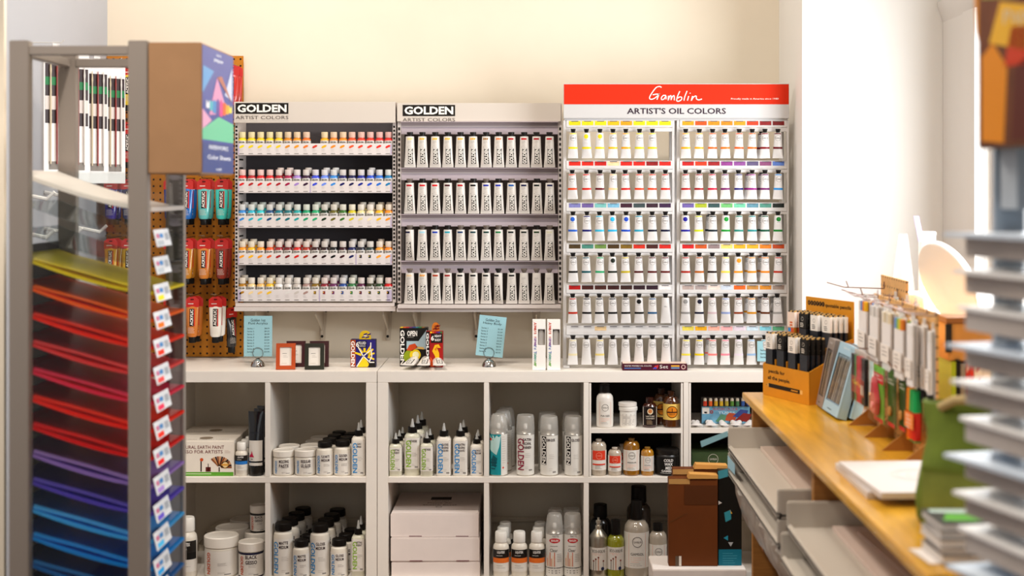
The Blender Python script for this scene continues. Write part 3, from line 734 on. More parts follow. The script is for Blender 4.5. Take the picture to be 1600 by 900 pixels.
def foil_tube(label, x, y):
    t = thing('gel_tube', label, 'tube', (x, y, S1)); n = 20
    ring = lambda a, b, z: [(a * cos(2 * pi * j / n), b * sin(2 * pi * j / n), z) for j in range(n)]
    gl = M('0d0f14', .15, coat=.6)
    MB().loft([ring(.0265, .022, .030), ring(.0272, .021, .09), ring(.0278, .014, .16), ring(.0282, .004, .212), ring(.0282, .0015, .225)], gl).build('tube_body', t)
    MB().lathe([(.0245, 0), (.0255, .002), (.0245, .0298)], blk, 20).build('cap', t)
    P = [(.03, .0265, .022), (.09, .0272, .021), (.16, .0278, .014), (.212, .0282, .004), (.225, .0282, .0015)]
    f1, f2 = tube_fn(P, .0005), tube_fn(P, .001); g = MB()
    g.patch(f1, -.0235, .0235, .052, .124, label_w, 8, 6); g.patch(f1, -.0235, .0235, .036, .046, label_w, 8, 1)
    g.poly(f2, [(-.022, .066), (-.004, .066), (-.009, .076), (-.012, .088), (-.015, .077), (-.020, .072)], M('c8204a', .45)); g.lines(f2, -.015, -.005, .060, 1, .01, INK, .002)
    g.text(f2, 'LIQUITEX', 0, .150, .009, M('3a3c44', .4), w=.034)
    g.build('label_print', t); return t
fx = X(401, 5.035)
b0 = foil_tube('glossy black tube standing on its cap, pink blot on its white label', fx - .001, 5.035)
dup(b0, 'black tube directly behind the glossy one with the pink blot', (fx + .006, 5.10, S1 + .0)); dup(b0, 'rearmost black tube at the inner wall of the gesso cube', (fx + .0045, 5.165, S1))
# ---- first unit, upper right cube
j = jar('white screw jar of molding paste with blue lettering, first in its cube', 443.2, 33.5, 39, S1, F0 + .040, BLUE, ('MOLDING', 'PASTE'))
dup(j, 'white jar standing behind the molding paste jar', (j.location.x + .006, 5.13, S1 + .0))
j = jar('white screw jar of gel gloss, blue lettering, beside the molding paste', 477.2, 33.5, 39.5, S1, F0 + .040, BLUE, ('REGULAR', 'GEL GLOSS'))
for i, w_ in enumerate(('first', 'second', 'third')): dup(j, f'white jar, {w_} one behind the gel gloss jar', (j.location.x + .0055 * (i + 1), 5.13 + .082 * i, S1))
j = capbottle('white bottle with black cap, fluid matte medium, beside the gel jar', 507.8, 27, 52, S1, F0 + .033, BLUE, ('FLUID MATTE', 'MEDIUM'))
for i, w_ in enumerate(('first', 'second', 'third')): dup(j, f'black capped white bottle, {w_} behind the fluid matte medium', (j.location.x + .0075 * (i + 1), 5.105 + .07 * i, S1))
j = capbottle('white bottle with black cap, silkscreen medium, beside the nozzle bottle', 535.4, 27, 54, S1, F0 + .033, BLUE, ('SILKSCREEN', 'MEDIUM'))
dup(j, 'black capped white bottle behind the silkscreen medium', (j.location.x + .006, 5.11, S1)); dup(j, 'rear black capped bottle, second behind the silkscreen medium', (j.location.x + .012, 5.185, S1))
j = nozzle_bottle('tall white bottle with clear nozzle and large blue lettering at the cube side', 560.5, 21, 82, S1, F0 + .026, BLUE, ('GAC', '900'))
dup(j, 'nozzle bottle half hidden behind the tall blue lettered one', (j.location.x + .001, 5.09, S1 + .0))
# ---- first unit, lower left cube
liqb = liq_small('large white bottle with black bands, cut off by the rainbow rack', X(293, 5.05), 5.05, S0, .208, .034, '161412')
j = jar('big squat white gesso jar with orange lettering on the lower shelf', 346, 54, 62, S0, 5.07, ORANGE, None, name='gesso_jar'); 
dup(j, 'big white gesso jar standing behind the squat one with orange lettering', (j.location.x + .013, 5.195, S0))
dup(j, 'rearmost big gesso jar on the lower shelf, mostly hidden', (j.location.x + .04, 5.318, S0))
j = jar('black gesso jar with navy bands and orange lettering, front of lower cube', 392.5, 40, 54, S0, 5.055, ORANGE, ('BLACK', 'GESSO'), name='gesso_jar', rim=M('1c1c3a', .4))
j2 = jar('white jar under the small black gesso jar at the cube divider', 401.5, 40, 58.5, S0, 5.156, ORANGE, None, name='gesso_jar')
j = jar('small black gesso jar stacked on top of the white jar at the divider', 404, 27, 42, S0 + k_(58.5) + .0008, 5.15, ORANGE, ('BLACK', 'GESSO'), name='gesso_jar', rim=blk)
# ---- first unit, lower right cube
j = capbottle('tall matte medium bottle with black cap at the lower cube divider', 442.8, 31, 83, S0, F0 + .045, BLUE, ('MATTE', 'MEDIUM'), .14)
for i, w_ in enumerate(('first', 'second', 'third')): dup(j, f'tall black capped bottle, {w_} behind the tall matte medium', (j.location.x + .0105 * (i + 1), 5.125 + .08 * i, S0))
j = capbottle('small matte medium bottle between the two tall medium bottles', 471, 27, 58, S0, F0 + .030, BLUE, ('MATTE', 'MEDIUM'), .17)
for i, w_ in enumerate(('first', 'second')): dup(j, f'small black capped bottle, {w_} behind the small matte medium', (j.location.x + .014 + .012 * i, 5.108 + .072 * i, S0))
j = capbottle('tall gloss medium bottle with black cap, centre of the lower cube', 500, 31, 81, S0, F0 + .045, BLUE, ('GLOSS', 'MEDIUM'), .14)
for i, w_ in enumerate(('first', 'second', 'third')): dup(j, f'tall black capped bottle, {w_} behind the tall gloss medium', (j.location.x + .010 * (i + 1), 5.125 + .08 * i, S0))
j = capbottle('small gloss medium bottle beside the green lettered nozzle bottle', 530, 27, 59, S0, F0 + .034, BLUE, ('GLOSS', 'MEDIUM'), .17)
for i, w_ in enumerate(('first', 'second')): dup(j, f'small black capped bottle, {w_} behind the small gloss medium', (j.location.x + .014 + .010 * i, 5.11 + .075 * i, S0))
j = nozzle_bottle('clear nozzle bottle with green lettering at the lower cube side', 560, 20, 88, S0, F0 + .03, GREEN, ('WETTING', 'AGENT'), True)
dup(j, 'second nozzle bottle behind the green lettered one on the lower shelf', (j.location.x + .001, 5.10, S0))
# ---- second unit, first upper cube: nozzle bottles
j = nozzle_bottle('short clear nozzle bottle with green lettering at the cube wall', 618.5, 19.5, 66, S1, F0 + .026, GREEN, ('WETTING', 'AGENT'), True)
dup(j, 'first short nozzle bottle behind the one at the cube wall', (j.location.x + .007, 5.09, S1)); dup(j, 'second short nozzle bottle behind the one at the cube wall', (j.location.x + .013, 5.15, S1))
j = nozzle_bottle('tall clear nozzle bottle of retarder with green lettering', 644.5, 24, 87, S1, F0 + .040, GREEN, ('RETARDER',), True)
dup(j, 'tall nozzle bottle right behind the tall retarder bottle', (j.location.x + .012, 5.125, S1)); dup(j, 'rearmost tall nozzle bottle behind the tall retarder bottle', (j.location.x + .020, 5.20, S1))
j = nozzle_bottle('short clear retarder bottle beside the tall one, green lettering', 667, 19.5, 68, S1, F0 + .022, GREEN, ('RETARDER',), True)
dup(j, 'short nozzle bottle behind the short retarder bottle', (j.location.x + .007, 5.09, S1))
j = nozzle_bottle('white nozzle bottle of gloss glazing liquid with blue lettering', 693.7, 22.5, 81, S1, F0 + .028, BLUE, ('GLOSS', 'GLAZING', 'LIQUID'))
j = nozzle_bottle('white nozzle bottle of satin glazing liquid with blue lettering', 719.5, 22.5, 81, S1, F0 + .028, BLUE, ('SATIN', 'GLAZING', 'LIQUID'))
dup(j, 'nozzle bottle behind the satin glazing liquid', (j.location.x + .007, 5.11, S1))
j = nozzle_bottle('short white nozzle bottle with blue lettering by the cube divider', 745, 19.5, 66, S1, F0 + .026, BLUE, ('ACRYLIC', 'MEDIUM'))
dup(j, 'short nozzle bottle half hidden by the cube divider', (j.location.x + .0015, 5.095, S1))
# ---- second unit, second upper cube: spray cans
def spray_can(label, px, w, h, z, Y, kind, dome=False):
    r = k_(w) / 2; h = k_(h); bh = h * .70
    steel = M('b8b2a8', .25, metal=.9)
    t = thing('spray_can', label, 'spray can', (X(px, Y), Y, z))
    MB().lathe([(r * .94, 0), (r * .97, .003), (r * .97, bh), (r * .90, bh + .004), (r * .62, bh + .013), (r * .62, bh + .016)], steel, 24).build('can', t)
    MB().lathe([(r * .22, bh + .0162), (r * .22, bh + .030), (r * .16, bh + .033)], M('e8e4dc', .4), 12).build('spray_head', t)
    cp = [(r, bh - .002), (r * .99, bh + .02), (r * (.80 if dome else .93), h - .006), (r * (.66 if dome else .86), h)]
    MB().lathe(cp, clearcap, 24, cap=False).lathe([(cp[-1][0], h - .0004), (cp[-1][0], h + .0004)], clearcap, 24).build('clear_cap', t)
    L = MB().lathe([(r * .975, .004), (r * .975, bh - .003)], M('dedad2', .35), 24, cap=False)
    fn = drum(r * .975 + .0004); f2 = drum(r * .975 + .0008); f3 = drum(r * .975 + .0012)
    if kind == 'teal':
        L.patch(fn, -r * 1.5, r * .30, .004, bh - .003, M('1c8c94', .4), 10, 1)
        L.poly(f2, [(-r * 1.2, bh * .62), (-r * .2, bh * .50), (r * .1, bh * .7), (r * .28, bh * .95), (-r * 1.1, bh * .95)], M('b8d8d4', .45)); L.poly(f2, [(-r * 1.0, bh * .3), (-r * .3, bh * .2), (-r * .1, bh * .42), (-r * .6, bh * .5)], M('0f5860', .4))
        L.disk(f3, -r * .95, bh * .86, r * .16, M('d83a24', .4), 12); L.lines(f2, r * .40, r * .95, bh * .92, 12, bh * .055, M('b8aca0', .5), .001); L.disk(f2, r * .55, bh * .2, r * .12, M('d8402a', .4), 4)
        L.lines(f3, -r * .9, -r * .1, bh * .40, 4, bh * .07, M('124a54', .5), .004)
    elif kind == 'crimson': g_print(CRIM, 3, -.55, 1.5, None, ('SATIN', 'ARCHIVAL', 'VARNISH'))(L, fn, f2, r, .012, bh - .006)
    elif kind == 'black': g_print(M('f2ede6', .45), 3, -.62, 1.15, INK, ('SEMI-GLOSS',))(L, fn, f2, r, .004, bh - .004)
    elif kind == 'black2': g_print(M('f2ede6', .45), 4, -.62, 1.15, INK, ('GLOSS',))(L, fn, f2, r, .004, bh - .004)
    else:
        red = M('c02028', .4)
        L.poly(fn, [(r * .62 * cos(a), bh * .85 + r * .26 * sin(a)) for a in [2 * pi * q / 20 for q in range(20)]], red)
        L.text(f2, 'KRYLON', 0, bh * .85, r * .22, M('f6f0ea', .5), bold=.03, w=r * .8)
        L.lines(fn, -r * .5, r * .7, bh * .73, 1, .01, GREYINK, .0022, 3); L.text(f2, 'Clear', -r * .1, bh * .63, r * .34, M('3a3230', .5), w=r * .85)
        for q in range(6): L.patch(f2, -r * .9 + q * r * .17, -r * .82 + q * r * .17, bh * .26, bh * (.44 + .07 * (q % 3)), M(('d8844a', 'e8c8a0', 'c8602a')[q % 3], .5))
        L.lines(f2, r * .25, r * .9, bh * .54, 5, bh * .04, GREYINK, .0012, 5)
        L.patch(fn, -r * 1.4, r * 1.4, bh * .215, bh * .23, INK, 8); L.lines(fn, -r * .7, r * .7, bh * .17, 2, bh * .05, GREYINK, .003, 6); L.text(f2, 'MATTE', r * .1, bh * 1.0 - .008, r * .2, M('5a5450', .5), w=r * .7)
    L.build('label_wrap', t); return t
j = spray_can('spray can with teal and white artwork at the cube wall', 779, 29, 94.5, S1, F0 + .034, 'teal', True)
dup(j, 'spray can behind the teal one, clear dome cap', (j.location.x + .014, 5.12, S1)); dup(j, 'rearmost spray can behind the teal one', (j.location.x + .024, 5.20, S1))
spray_can('spray can with crimson vertical lettering', 821, 29, 93, S1, F0 + .036, 'crimson')
j = spray_can('spray can with white-on-black lettering beside the crimson lettered can', 858, 29, 91, S1, F0 + .036, 'black'); dup(j, 'spray can hidden behind the middle black lettered can', (j.location.x - .006, 5.12, S1))
j = spray_can('spray can with white-on-black lettering next to the cube divider', 896, 29, 91, S1, F0 + .034, 'black2'); dup(j, 'spray can hidden behind the black lettered can by the divider', (j.location.x - .006, 5.12, S1))
# ---- second unit, first lower cube: flat white cartons in a stack
def carton(label, x0, x1, z0, z1, y, d, rz=0, pr=False):
    t = thing('flat_carton', label, 'box', ((x0 + x1) / 2, y, z0), rz); w = (x1 - x0) / 2; h = z1 - z0; m = M('e6dad4', .6, noise=.03, nscale=14)
    b = MB().prism([(-w, 0), (w, 0), (w, h - .004), (-w, h - .004)], 0, d, m).build('carton', t, .0012)
    l = MB().box(-w + .003, w - .003, .001, d - .001, h - .0036, h, m).build('lid', t)
    if pr:
        top = lambda u, v: (u, v, h + .0005); g = MB()
        g.patch(top, -.03, .045, .215, .262, M('3a3434', .6))
        for i, s in enumerate(('Lightweight', 'Pleine Air', 'Sketch Easel')): g.text(top, s, .008, .195 - i * .032, .016, M('5a5048', .6), w=.06 + .03 * i)
        g.ring(top, .008, .10, .011, .002, M('5a5048', .6)); g.build('printed_lid', l)
    g = MB(); 
    for u in (-.09, .075): g.patch(front(-.0006), u, u + .045, .0005, .003, M('6a2a3a', .6))
    g.build('slot_mark', b); return t
carton('flat white carton at the bottom of its stack in the lower cube', X(612, 5.03), X(750, 5.03), S0, S0 + .058, 5.02, .33)
carton('flat white carton in the middle of its stack of three', X(611, 5.03), X(749.5, 5.03), S0 + .0585, S0 + .1435, 5.018, .34, .006)
carton('flat white carton with small dark lid print, topmost of its stack', X(610.5, 5.03), X(748, 5.03), S0 + .144, S0 + .2265, 5.022, .34, -.005, True)
# ---- second unit, second lower cube
for i, (px, w_) in enumerate(((783, 'first'), (811.5, 'second'), (839, 'third'))):
    x = X(px, 5.05)
    j = liq_small(f'white gloss bottle with black and orange label, {w_} from the stacked cartons', x, 5.05, S0, .157, .0285, 'e0702a')
    if i != 1:
        dup(j, f'white bottle directly behind the {w_} black and orange label', (x + .006, 5.12, S0)); dup(j, f'white bottle two places behind the {w_} black and orange label', (x + .012, 5.19, S0))
j = spray_can('clear coat spray can with red oval badge beside the orange label bottles', 866.5, 29, 97, S0, 5.048, 'k', True); dup(j, 'spray can behind the clear coat can with the red oval', (j.location.x + .004, 5.125, S0))
j = spray_can('clear coat spray can with red oval badge next to the cube divider', 894.5, 28, 97, S0, 5.048, 'k'); dup(j, 'spray can behind the clear coat can at the divider', (j.location.x - .002, 5.125, S0))
# ---- third cube, inserts
def oilbottle(label, px, w, h, z, Y, glass, fill, lab, prints, capc=None, capf=.18, neck=.34, name='oil_medium_bottle', sh=.55):
    r = k_(w) / 2; h = k_(h); c = h * capf; m = glass
    caps = [('cap', [(r * neck * 1.25, h - c), (r * neck * 1.3, h - c + .002), (r * neck * 1.25, h - .001), (r * neck * 1.1, h)], capc)] if capc else [('cap', [(r * neck * 1.1, h - c), (r * neck * 1.1, h)], M('1a1412', .4))]
    return vessel(name, label, 'bottle', X(px, Y), Y, z, [(r * .9, 0), (r, .004), (r, h - c - r * sh * 1.25), (r * .93, h - c - r * sh * .75), (r * .72, h - c - r * sh * .25), (r * neck, h - c - .003), (r * neck, h - c)], m, caps,
                  (h * lab[0], h * lab[1], r, lab[2]), prints)
amber = M('5a2c0c', .08, coat=.8); brown = M('3a1408', .08, coat=.8); clearg = M('b8aa98', .1, coat=.8); whitep = M('dcd6ce', .3)
redl = M('d83c24', .45); salm = M('e8a890', .5)
def pr_logo(head=None, dark=M('5a504a', .5), red=False, bars=()):
    def f(g, fn, fn2, r, z0, z1):
        H = z1 - z0; q = min(r * .42, H * .2)
        if red: g.patch(fn, -r * .95, r * .95, z0 + H * .52, z1 - H * .0, redl, 8)
        for s in (-.72, .72):
            if not red: g.patch(fn, r * s - .0006, r * s + .0006, z0 + .002, z1 - .002, salm)
        ink = M('f0a890', .5) if red else dark
        g.ring(fn2, 0, z1 - H * .26, q, q * .09, ink); g.text(fn2, 'GAMBLIN', 0, z1 - H * .26, q * .38, ink, w=q * 1.55)
        if head: g.text(fn2, head, 0, z0 + H * .40, H * .07, M('2a2420', .5), w=r * 1.1)
        if red: g.patch(fn2, -r * .95, r * .95, z0 + H * .26, z0 + H * .33, redl, 8)
        g.lines(fn, -r * .55, r * .55, z0 + H * .30, 3, H * .06, salm if not red else GREYINK, .0011, 2); g.lines(fn, -r * .6, r * .6, z0 + H * .13, 2, H * .05, GREYINK, .0009, 3)
    return f
oilbottle('white plastic bottle with black cap and pale label on the insert shelf', 945, 26, 66.5, SI, F0 + .034, whitep, 0, (.06, .62, label_w), pr_logo('PVA SIZE'), capb, .19, .5)
t = thing('lidded_tub', 'white plastic tub with two stacked lids on the insert shelf', 'tub', (X(981.5, F0 + .04), F0 + .04, SI))
r = .0305; MB().lathe([(r * .92, 0), (r * .96, .003), (r * .98, .058)], PLAST, 24).build('tub', t); MB().lathe([(r * 1.06, .0582), (r * 1.08, .060), (r * 1.08, .070), (r * .98, .0725)], PLAST, 24).build('lid', t)
MB().lathe([(r * 1.0, .073), (r * 1.08, .0745), (r * 1.06, .0855), (r * .9, .087)], M('dcd6ce', .35), 24).build('lid', t, loc=(-.002, 0, 0))
L = MB().lathe([(r * .975, .006), (r * .975, .054)], label_w, 24, cap=False); L.lines(drum(r * .975 + .0005), -r * .8, r * .8, .047, 9, .0045, GREYINK, .0011, 2); L.build('label_wrap', t)
def pr_dark(g, fn, fn2, r, z0, z1):
    H = z1 - z0; g.disk(fn, 0, z0 + H * .76, r * .4, M('e0d0b0', .5)); g.disk(fn2, 0, z0 + H * .78, r * .28, M('c07840', .5))
    for i, s in enumerate(('NATURE', 'VARNISH')): g.text(fn2, s, 0, z0 + H * (.50 - i * .12), H * .08, M('e8dcc8', .5), w=r * 1.2)
    g.lines(fn, -r * .5, r * .5, z0 + H * .27, 4, H * .06, M('b89a78', .5), .0011, 3)
    for s in (-1.15, 1.05): g.patch(fn, r * s, r * s + .003, z0, z1, M('e8e0d4', .5))
oilbottle('dark brown glass bottle with black label and small round emblem', 1015, 23, 46, SI, F0 + .034, brown, 0, (.08, .70, M('1c1210', .4)), pr_dark, M('2c1008', .25), .16, .42)
def pr_yel(g, fn, fn2, r, z0, z1):
    H = z1 - z0; zc = z0 + H * .5
    g.disk(fn, 0, zc, r * .72, M('2a1408', .5)); g.disk(fn2, 0, zc, r * .64, M('d8801c', .5)); f3 = drum(r + .0016)
    g.patch(f3, -r * .62, r * .62, zc - r * .1, zc + r * .05, M('3a1c0c', .5), 4); g.patch(f3, -r * .04, r * .04, zc, zc + r * .45, M('3a1c0c', .5)); g.text(f3, 'GALKYD', 0, zc - r * .25, r * .16, M('3a1c0c', .5), w=r * .7)
am2 = M('4a2408', .06, coat=.9)
j = oilbottle('amber glass bottle with yellow label and dark round picture', 1049, 26, 56, SI, F0 + .036, am2, 0, (.22, .66, M('ecc868', .45)), pr_yel, M('3a1c0a', .2), .12, .36, sh=.7)
dup(j, 'amber bottle with yellow label standing behind its twin on the insert shelf', (j.location.x - .030, 5.105, SI))
oilbottle('clear squat bottle with red and white label below the insert shelf', 935.5, 24, 56, S1, F0 + .034, clearg, 0, (.16, .70, label_w), pr_logo(red=True), M('c8bcae', .2), .05, .30)
t_ = oilbottle('shorter clear bottle with red and white label beside the squat one', 960.5, 21, 43, S1, F0 + .032, clearg, 0, (.16, .72, label_w), pr_logo(red=True), M('c8bcae', .2), .05, .34)
dup(t_, 'clear bottle half hidden behind the two red and white labels', (t_.location.x + .03, 5.10, S1))
oilbottle('larger golden oil bottle with tall white label on the lower insert space', 986.5, 25.5, 57, S1, F0 + .036, M('8a5a14', .08, coat=.8), 0, (.14, .70, label_w), pr_logo('MEDIUM'), M('7a5420', .2), .05, .32)
oilbottle('smaller golden oil bottle beside the larger golden one', 1011.5, 20, 43.5, S1, F0 + .032, M('b0781c', .08, coat=.8), 0, (.16, .70, label_w), pr_logo('OIL'), M('8a6428', .2), .05, .36)
def pr_wax(g, fn, fn2, r, z0, z1):
    H = z1 - z0
    for i, (s, w_) in enumerate((('COLD', .8), ('WAX', .7), ('MED', .5))): g.text(fn2, s, 0, z0 + H * (.82 - i * .22), H * .17, WHITE, bold=.03, w=r * w_, slant=.1)
    g.text(fn2, 'GAMBLIN', 0, z0 + H * .2, H * .13, WHITE, bold=.02, w=r * 1.2); g.lines(fn, -r * .7, r * .7, z0 + H * .08, 1, .01, WHITE, .001)
r = .0425
vessel('wax_jar', 'wide black jar with jumbled white lettering beside the brown carton', 'jar', X(1042.5, F0 + .05), F0 + .046, S1, [(r * .9, 0), (r, .004), (r, .068), (r * .92, .073)], blk,
       [('lid', [(r * .95, .0735), (r * .97, .075), (r * .97, .09), (r * .9, .0915)], M('1a1816', .35))], (.006, .066, r, M('161412', .4)), pr_wax, extra=('jar',))
# lower third cube
def pr_eco(g, fn, fn2, r, z0, z1):
    H = z1 - z0; g.text(fn2, 'ECO-SOLVE', 0, z1 - H * .15, H * .12, M('2a2420', .5), w=r * 1.6); g.lines(fn, -r * .8, r * .8, z1 - H * .26, 2, H * .06, salm, .0012, 3)
    for u, h_, c in ((-.62, .42, '3a2a24'), (-.35, .5, '8a7a6a'), (-.05, .58, 'c86a2a'), (.55, .42, '9a948c')):
        g.patch(fn, r * u - .0012, r * u + .0012, z0, z0 + H * h_, M(c, .5)); g.disk(fn2, r * u, z0 + H * h_, r * .10, M('7a3020', .5), 10)
    g.disk(fn2, r * .45, z0 + H * .08, r * .2, M('2a3050', .5), 12)
steel = M('b0a898', .3, metal=.85)
r = .0315
t = vessel('solvent_can', 'brushed metal solvent can with cone top and brush print label', 'can', X(935, 5.05), 5.046, S0 + .0, [(r * .97, 0), (r, .002), (r, .138), (r * .95, .145), (r * .42, .166)], steel,
           [('cap', [(r * .34, .1662), (r * .36, .168), (r * .36, .178), (r * .22, .180), (r * .22, .188), (r * .3, .189), (r * .3, .196), (r * .12, .199), (r * .12, .206)], M('c8c0b0', .3, metal=.8))], (.026, .106, r, label_w), pr_eco, extra=('can',))
oilbottle('yellow-green solvent bottle with brush print label beside the metal can', 962, 27, 88, S0, 5.045, M('8a8a1c', .08, coat=.8), 0, (.14, .54, label_w), pr_eco, capb, .26, .42, name='solvent_bottle')
oilbottle('large clear solvent bottle with black cap and long white label', 994.5, 39, 117, S0, 5.056, M('a89c8c', .08, coat=.8), 0, (.13, .60, label_w), pr_logo('GAMSOL'), capb, .25, .36, name='solvent_bottle')
oilbottle('small clear solvent bottle with black cap beside the brown carton', 1028, 28, 82, S0, 5.05, M('a89c8c', .08, coat=.8), 0, (.12, .62, label_w), pr_logo('GAMSOL'), capb, .14, .42, name='solvent_bottle')
oilbottle('dark bottle standing behind the metal can in the lower cube', 938, 34, 102, S0, 5.15, M('1a1512', .2), 0, (.1, .5, M('4a4238', .5)), None, capb, .2, .5, name='solvent_bottle')
oilbottle('tall dark bottle standing behind the large clear solvent bottle', 998, 38, 130, S0, 5.16, M('3a3028', .2), 0, (.1, .5, M('5a5246', .5)), None, capb, .2, .5, name='solvent_bottle')
# ---- fourth cube: watercolour set, loose tubes, books
y = 5.10; x0, x1 = X(1096, y), X(1172, y)
t = thing('watercolour_set', 'blue printed watercolour box showing a row of coloured caps', 'paint set', (x0, y, SI + .0005)); w = x1 - x0; h = .094
b = MB().box(0, w, 0, .018, 0, h, M('3a3430', .5)).build('tray', t, .001)
g = MB(); fn = front(-.0006); f2 = front(-.0010); g.patch(fn, .001, w - .001, .001, h * .66, M('6aa0bc', .5, noise=.25, nscale=40)); g.patch(f2, .003, .028, h * .38, h * .62, label_w); g.ring(f2, .036, h * .45, .006, .003, M('a02c20', .5))
g.patch(f2, .010, .020, h * .40, h * .46, GREYINK)
g.text(f2, 'WATERCOLOUR', .085, h * .56, .010, M('b83020', .5), w=.09); g.text(f2, 'TUBES', .09, h * .42, .008, M('d8e4e4', .5), w=.06)
for q, (u, v, s, c) in enumerate(((.10, .25, .03, 'b85030'), (.14, .38, .028, '3a4a8a'), (.15, .24, .03, '8a2a24'), (.07, .2, .02, '5a8a6a'))): g.poly(front(-.0011 - q * .0001), [(u - s, h * v - .01), (u + s * .6, h * v - .016), (u + s, h * v + .012), (u, h * v + .016)], M(c, .5))
g.build('printed_front', b)
for k in range(9):
    c = ('c8402a', 'd8602a', 'c8a030', 'd0a830', 'b0a040', '5a8a3a', '4a7a50', '3a5a9a', '2a4080')[k]
    MB().lathe([(.0068, .066), (.0068, .082), (.0055, .083)], M(c, .4), 10).lathe([(.0062, .0832), (.0062, .090), (.004, .0935)], M('d0c4b0', .4), 10).build('paint_bottle', t, loc=(.012 + k * .0193, -.009, 0))
wt = [(0, .015, .0012), (.006, .0148, .0016), (.03, .0125, .007), (.062, .0095, .0092), (.064, .006, .006)]
WT = tube_body(wt, M('efe9e4', .3), 12).mesh('tube_body'); WC = MB().lathe([(.0058, .0642), (.0062, .066), (.0062, .078), (.005, .079)], M('26221f', .4), 10).mesh('cap')
for k, (px, a) in enumerate(((1082, -.5), (1094, .45), (1106, -.35), (1118, .5), (1132, .1), (1142, -.9), (1154, .35), (1164, -.6))):
    t = thing('watercolour_tube', f'{ORD[k]} small white tube of those lying before the watercolour box', 'paint tube', (X(px, 5.03) - .012 * sin(a), 5.014 + .003 * (k % 2), SI + .0098), group='small tubes lying before the watercolour box')
    t.rotation_euler = (-pi / 2 + .0, 0, a * .5); link('tube_body', WT, t); link('cap', WC, t)
def book(name, label, x0, x1, y, d, z, h, col, pr=None):
    t = thing(name, label, 'box', (x0, y, z)); w = x1 - x0
    MB().box(0, w, 0, d, 0, h, M(col, .5, noise=.15, nscale=18)).build('carton', t, .001)
    if pr: g = MB(); pr(g, front(-.0006), front(-.001), w, h); g.build('printed_front', t)
    return t
def prb(g, fn, f2, w, h):
    g.ring(fn, w * .36, h * .5, h * .42, .0012, M('d8d0c0', .5)); g.text(f2, 'GAMBLIN', w * .36, h * .5, h * .16, M('d8d0c0', .5), w=h * .6); g.lines(fn, w * .6, w * .95, h * .55, 2, h * .2, M('d8d0c0', .5), .002)
book('paint_set_box', 'grey flat box with a white ring logo under the green box', X(1079, 5.03), X(1079, 5.03) + .21, 5.03, .2, S1, .034, '6a6460', prb)
book('paint_set_box', 'dark green flat box lying on the grey one in the last cube', X(1081, 5.03), X(1081, 5.03) + .21, 5.032, .2, S1 + .0345, .043, '3a4a2c', prb)
# ================================================================ on top of the shelf unit
blue_card = M('96c2cc', .55)
def price_card(label, px, pyb, lines, w, h, tilt, Y, cz):
    t = thing('price_card_holder', label, 'price card', (X(px, Y), Y, TOP + .0006))
    ch = M('c8c4c0', .08, metal=1.0)
    MB().lathe([(.026, 0), (.0255, .004), (.022, .013), (.015, .021), (.006, .026), (.003, .027)], ch, 24).build('weight', t)
    pts = [(.021 * cos(a), .0015 + .001 * i / 14, .048 + .021 * sin(a)) for i, a in enumerate([-pi / 2 + 2.1 * pi * q / 22 for q in range(23)])]
    MB().rod(pts, .0011, ch, 6).rod([(p[0] * .9, -.0015 , .048 + (p[2] - .048) * .9) for p in pts], .0011, ch, 6).build('clip_ring', t)
    c = MB(); T = radians(tilt)
    def fn0(e): return lambda u, v: (u * cos(T) - v * sin(T), e + .004 * sin(v * 9), cz + u * sin(T) + v * cos(T))
    c.patch(fn0(0), -w / 2, w / 2, 0, h, blue_card, 1, 8); c.patch(lambda u, v: fn0(.0006)(-u, v), -w / 2, w / 2, 0, h, blue_card, 1, 8)
    f2 = fn0(-.0006); ink = M('2c3a3c', .6)
    c.text(f2, lines[0], 0, h * .895, .010, ink, w=w * .52); c.text(f2, lines[1], 0, h * .81, .010, ink, w=w * .68)
    for k in range(9):
        v = h * (.69 - k * .072); c.text(f2, f'Series {k + 1}', -w * .38, v, .0052, ink, al='l', w=w * .24); c.text(f2, lines[2][k], w * .23, v, .0052, ink, al='l', w=w * .17)
    c.build('card', t); return t
CY = 5.075
price_card('pale blue price card in chrome ball holder beside the small frames', 403, 570, ('Golden 1oz', 'Fluid Acrylics', '$8.79 $9.59 $9.99 $9.99 $10.99 $11.29 $12.69 $13.99 $14.99'.split()), .102, .146, 0, 5.13, .035)
price_card('pale blue price card in chrome ball holder, tilted, before the tube display', 764, 570, ('Golden 2oz', 'Heavy Body', '$11.99 $13.29 $14.29 $15.49 $16.99 $18.29 $20.99 $24.79 $27.79'.split()), .098, .146, -6, 5.13, .035)
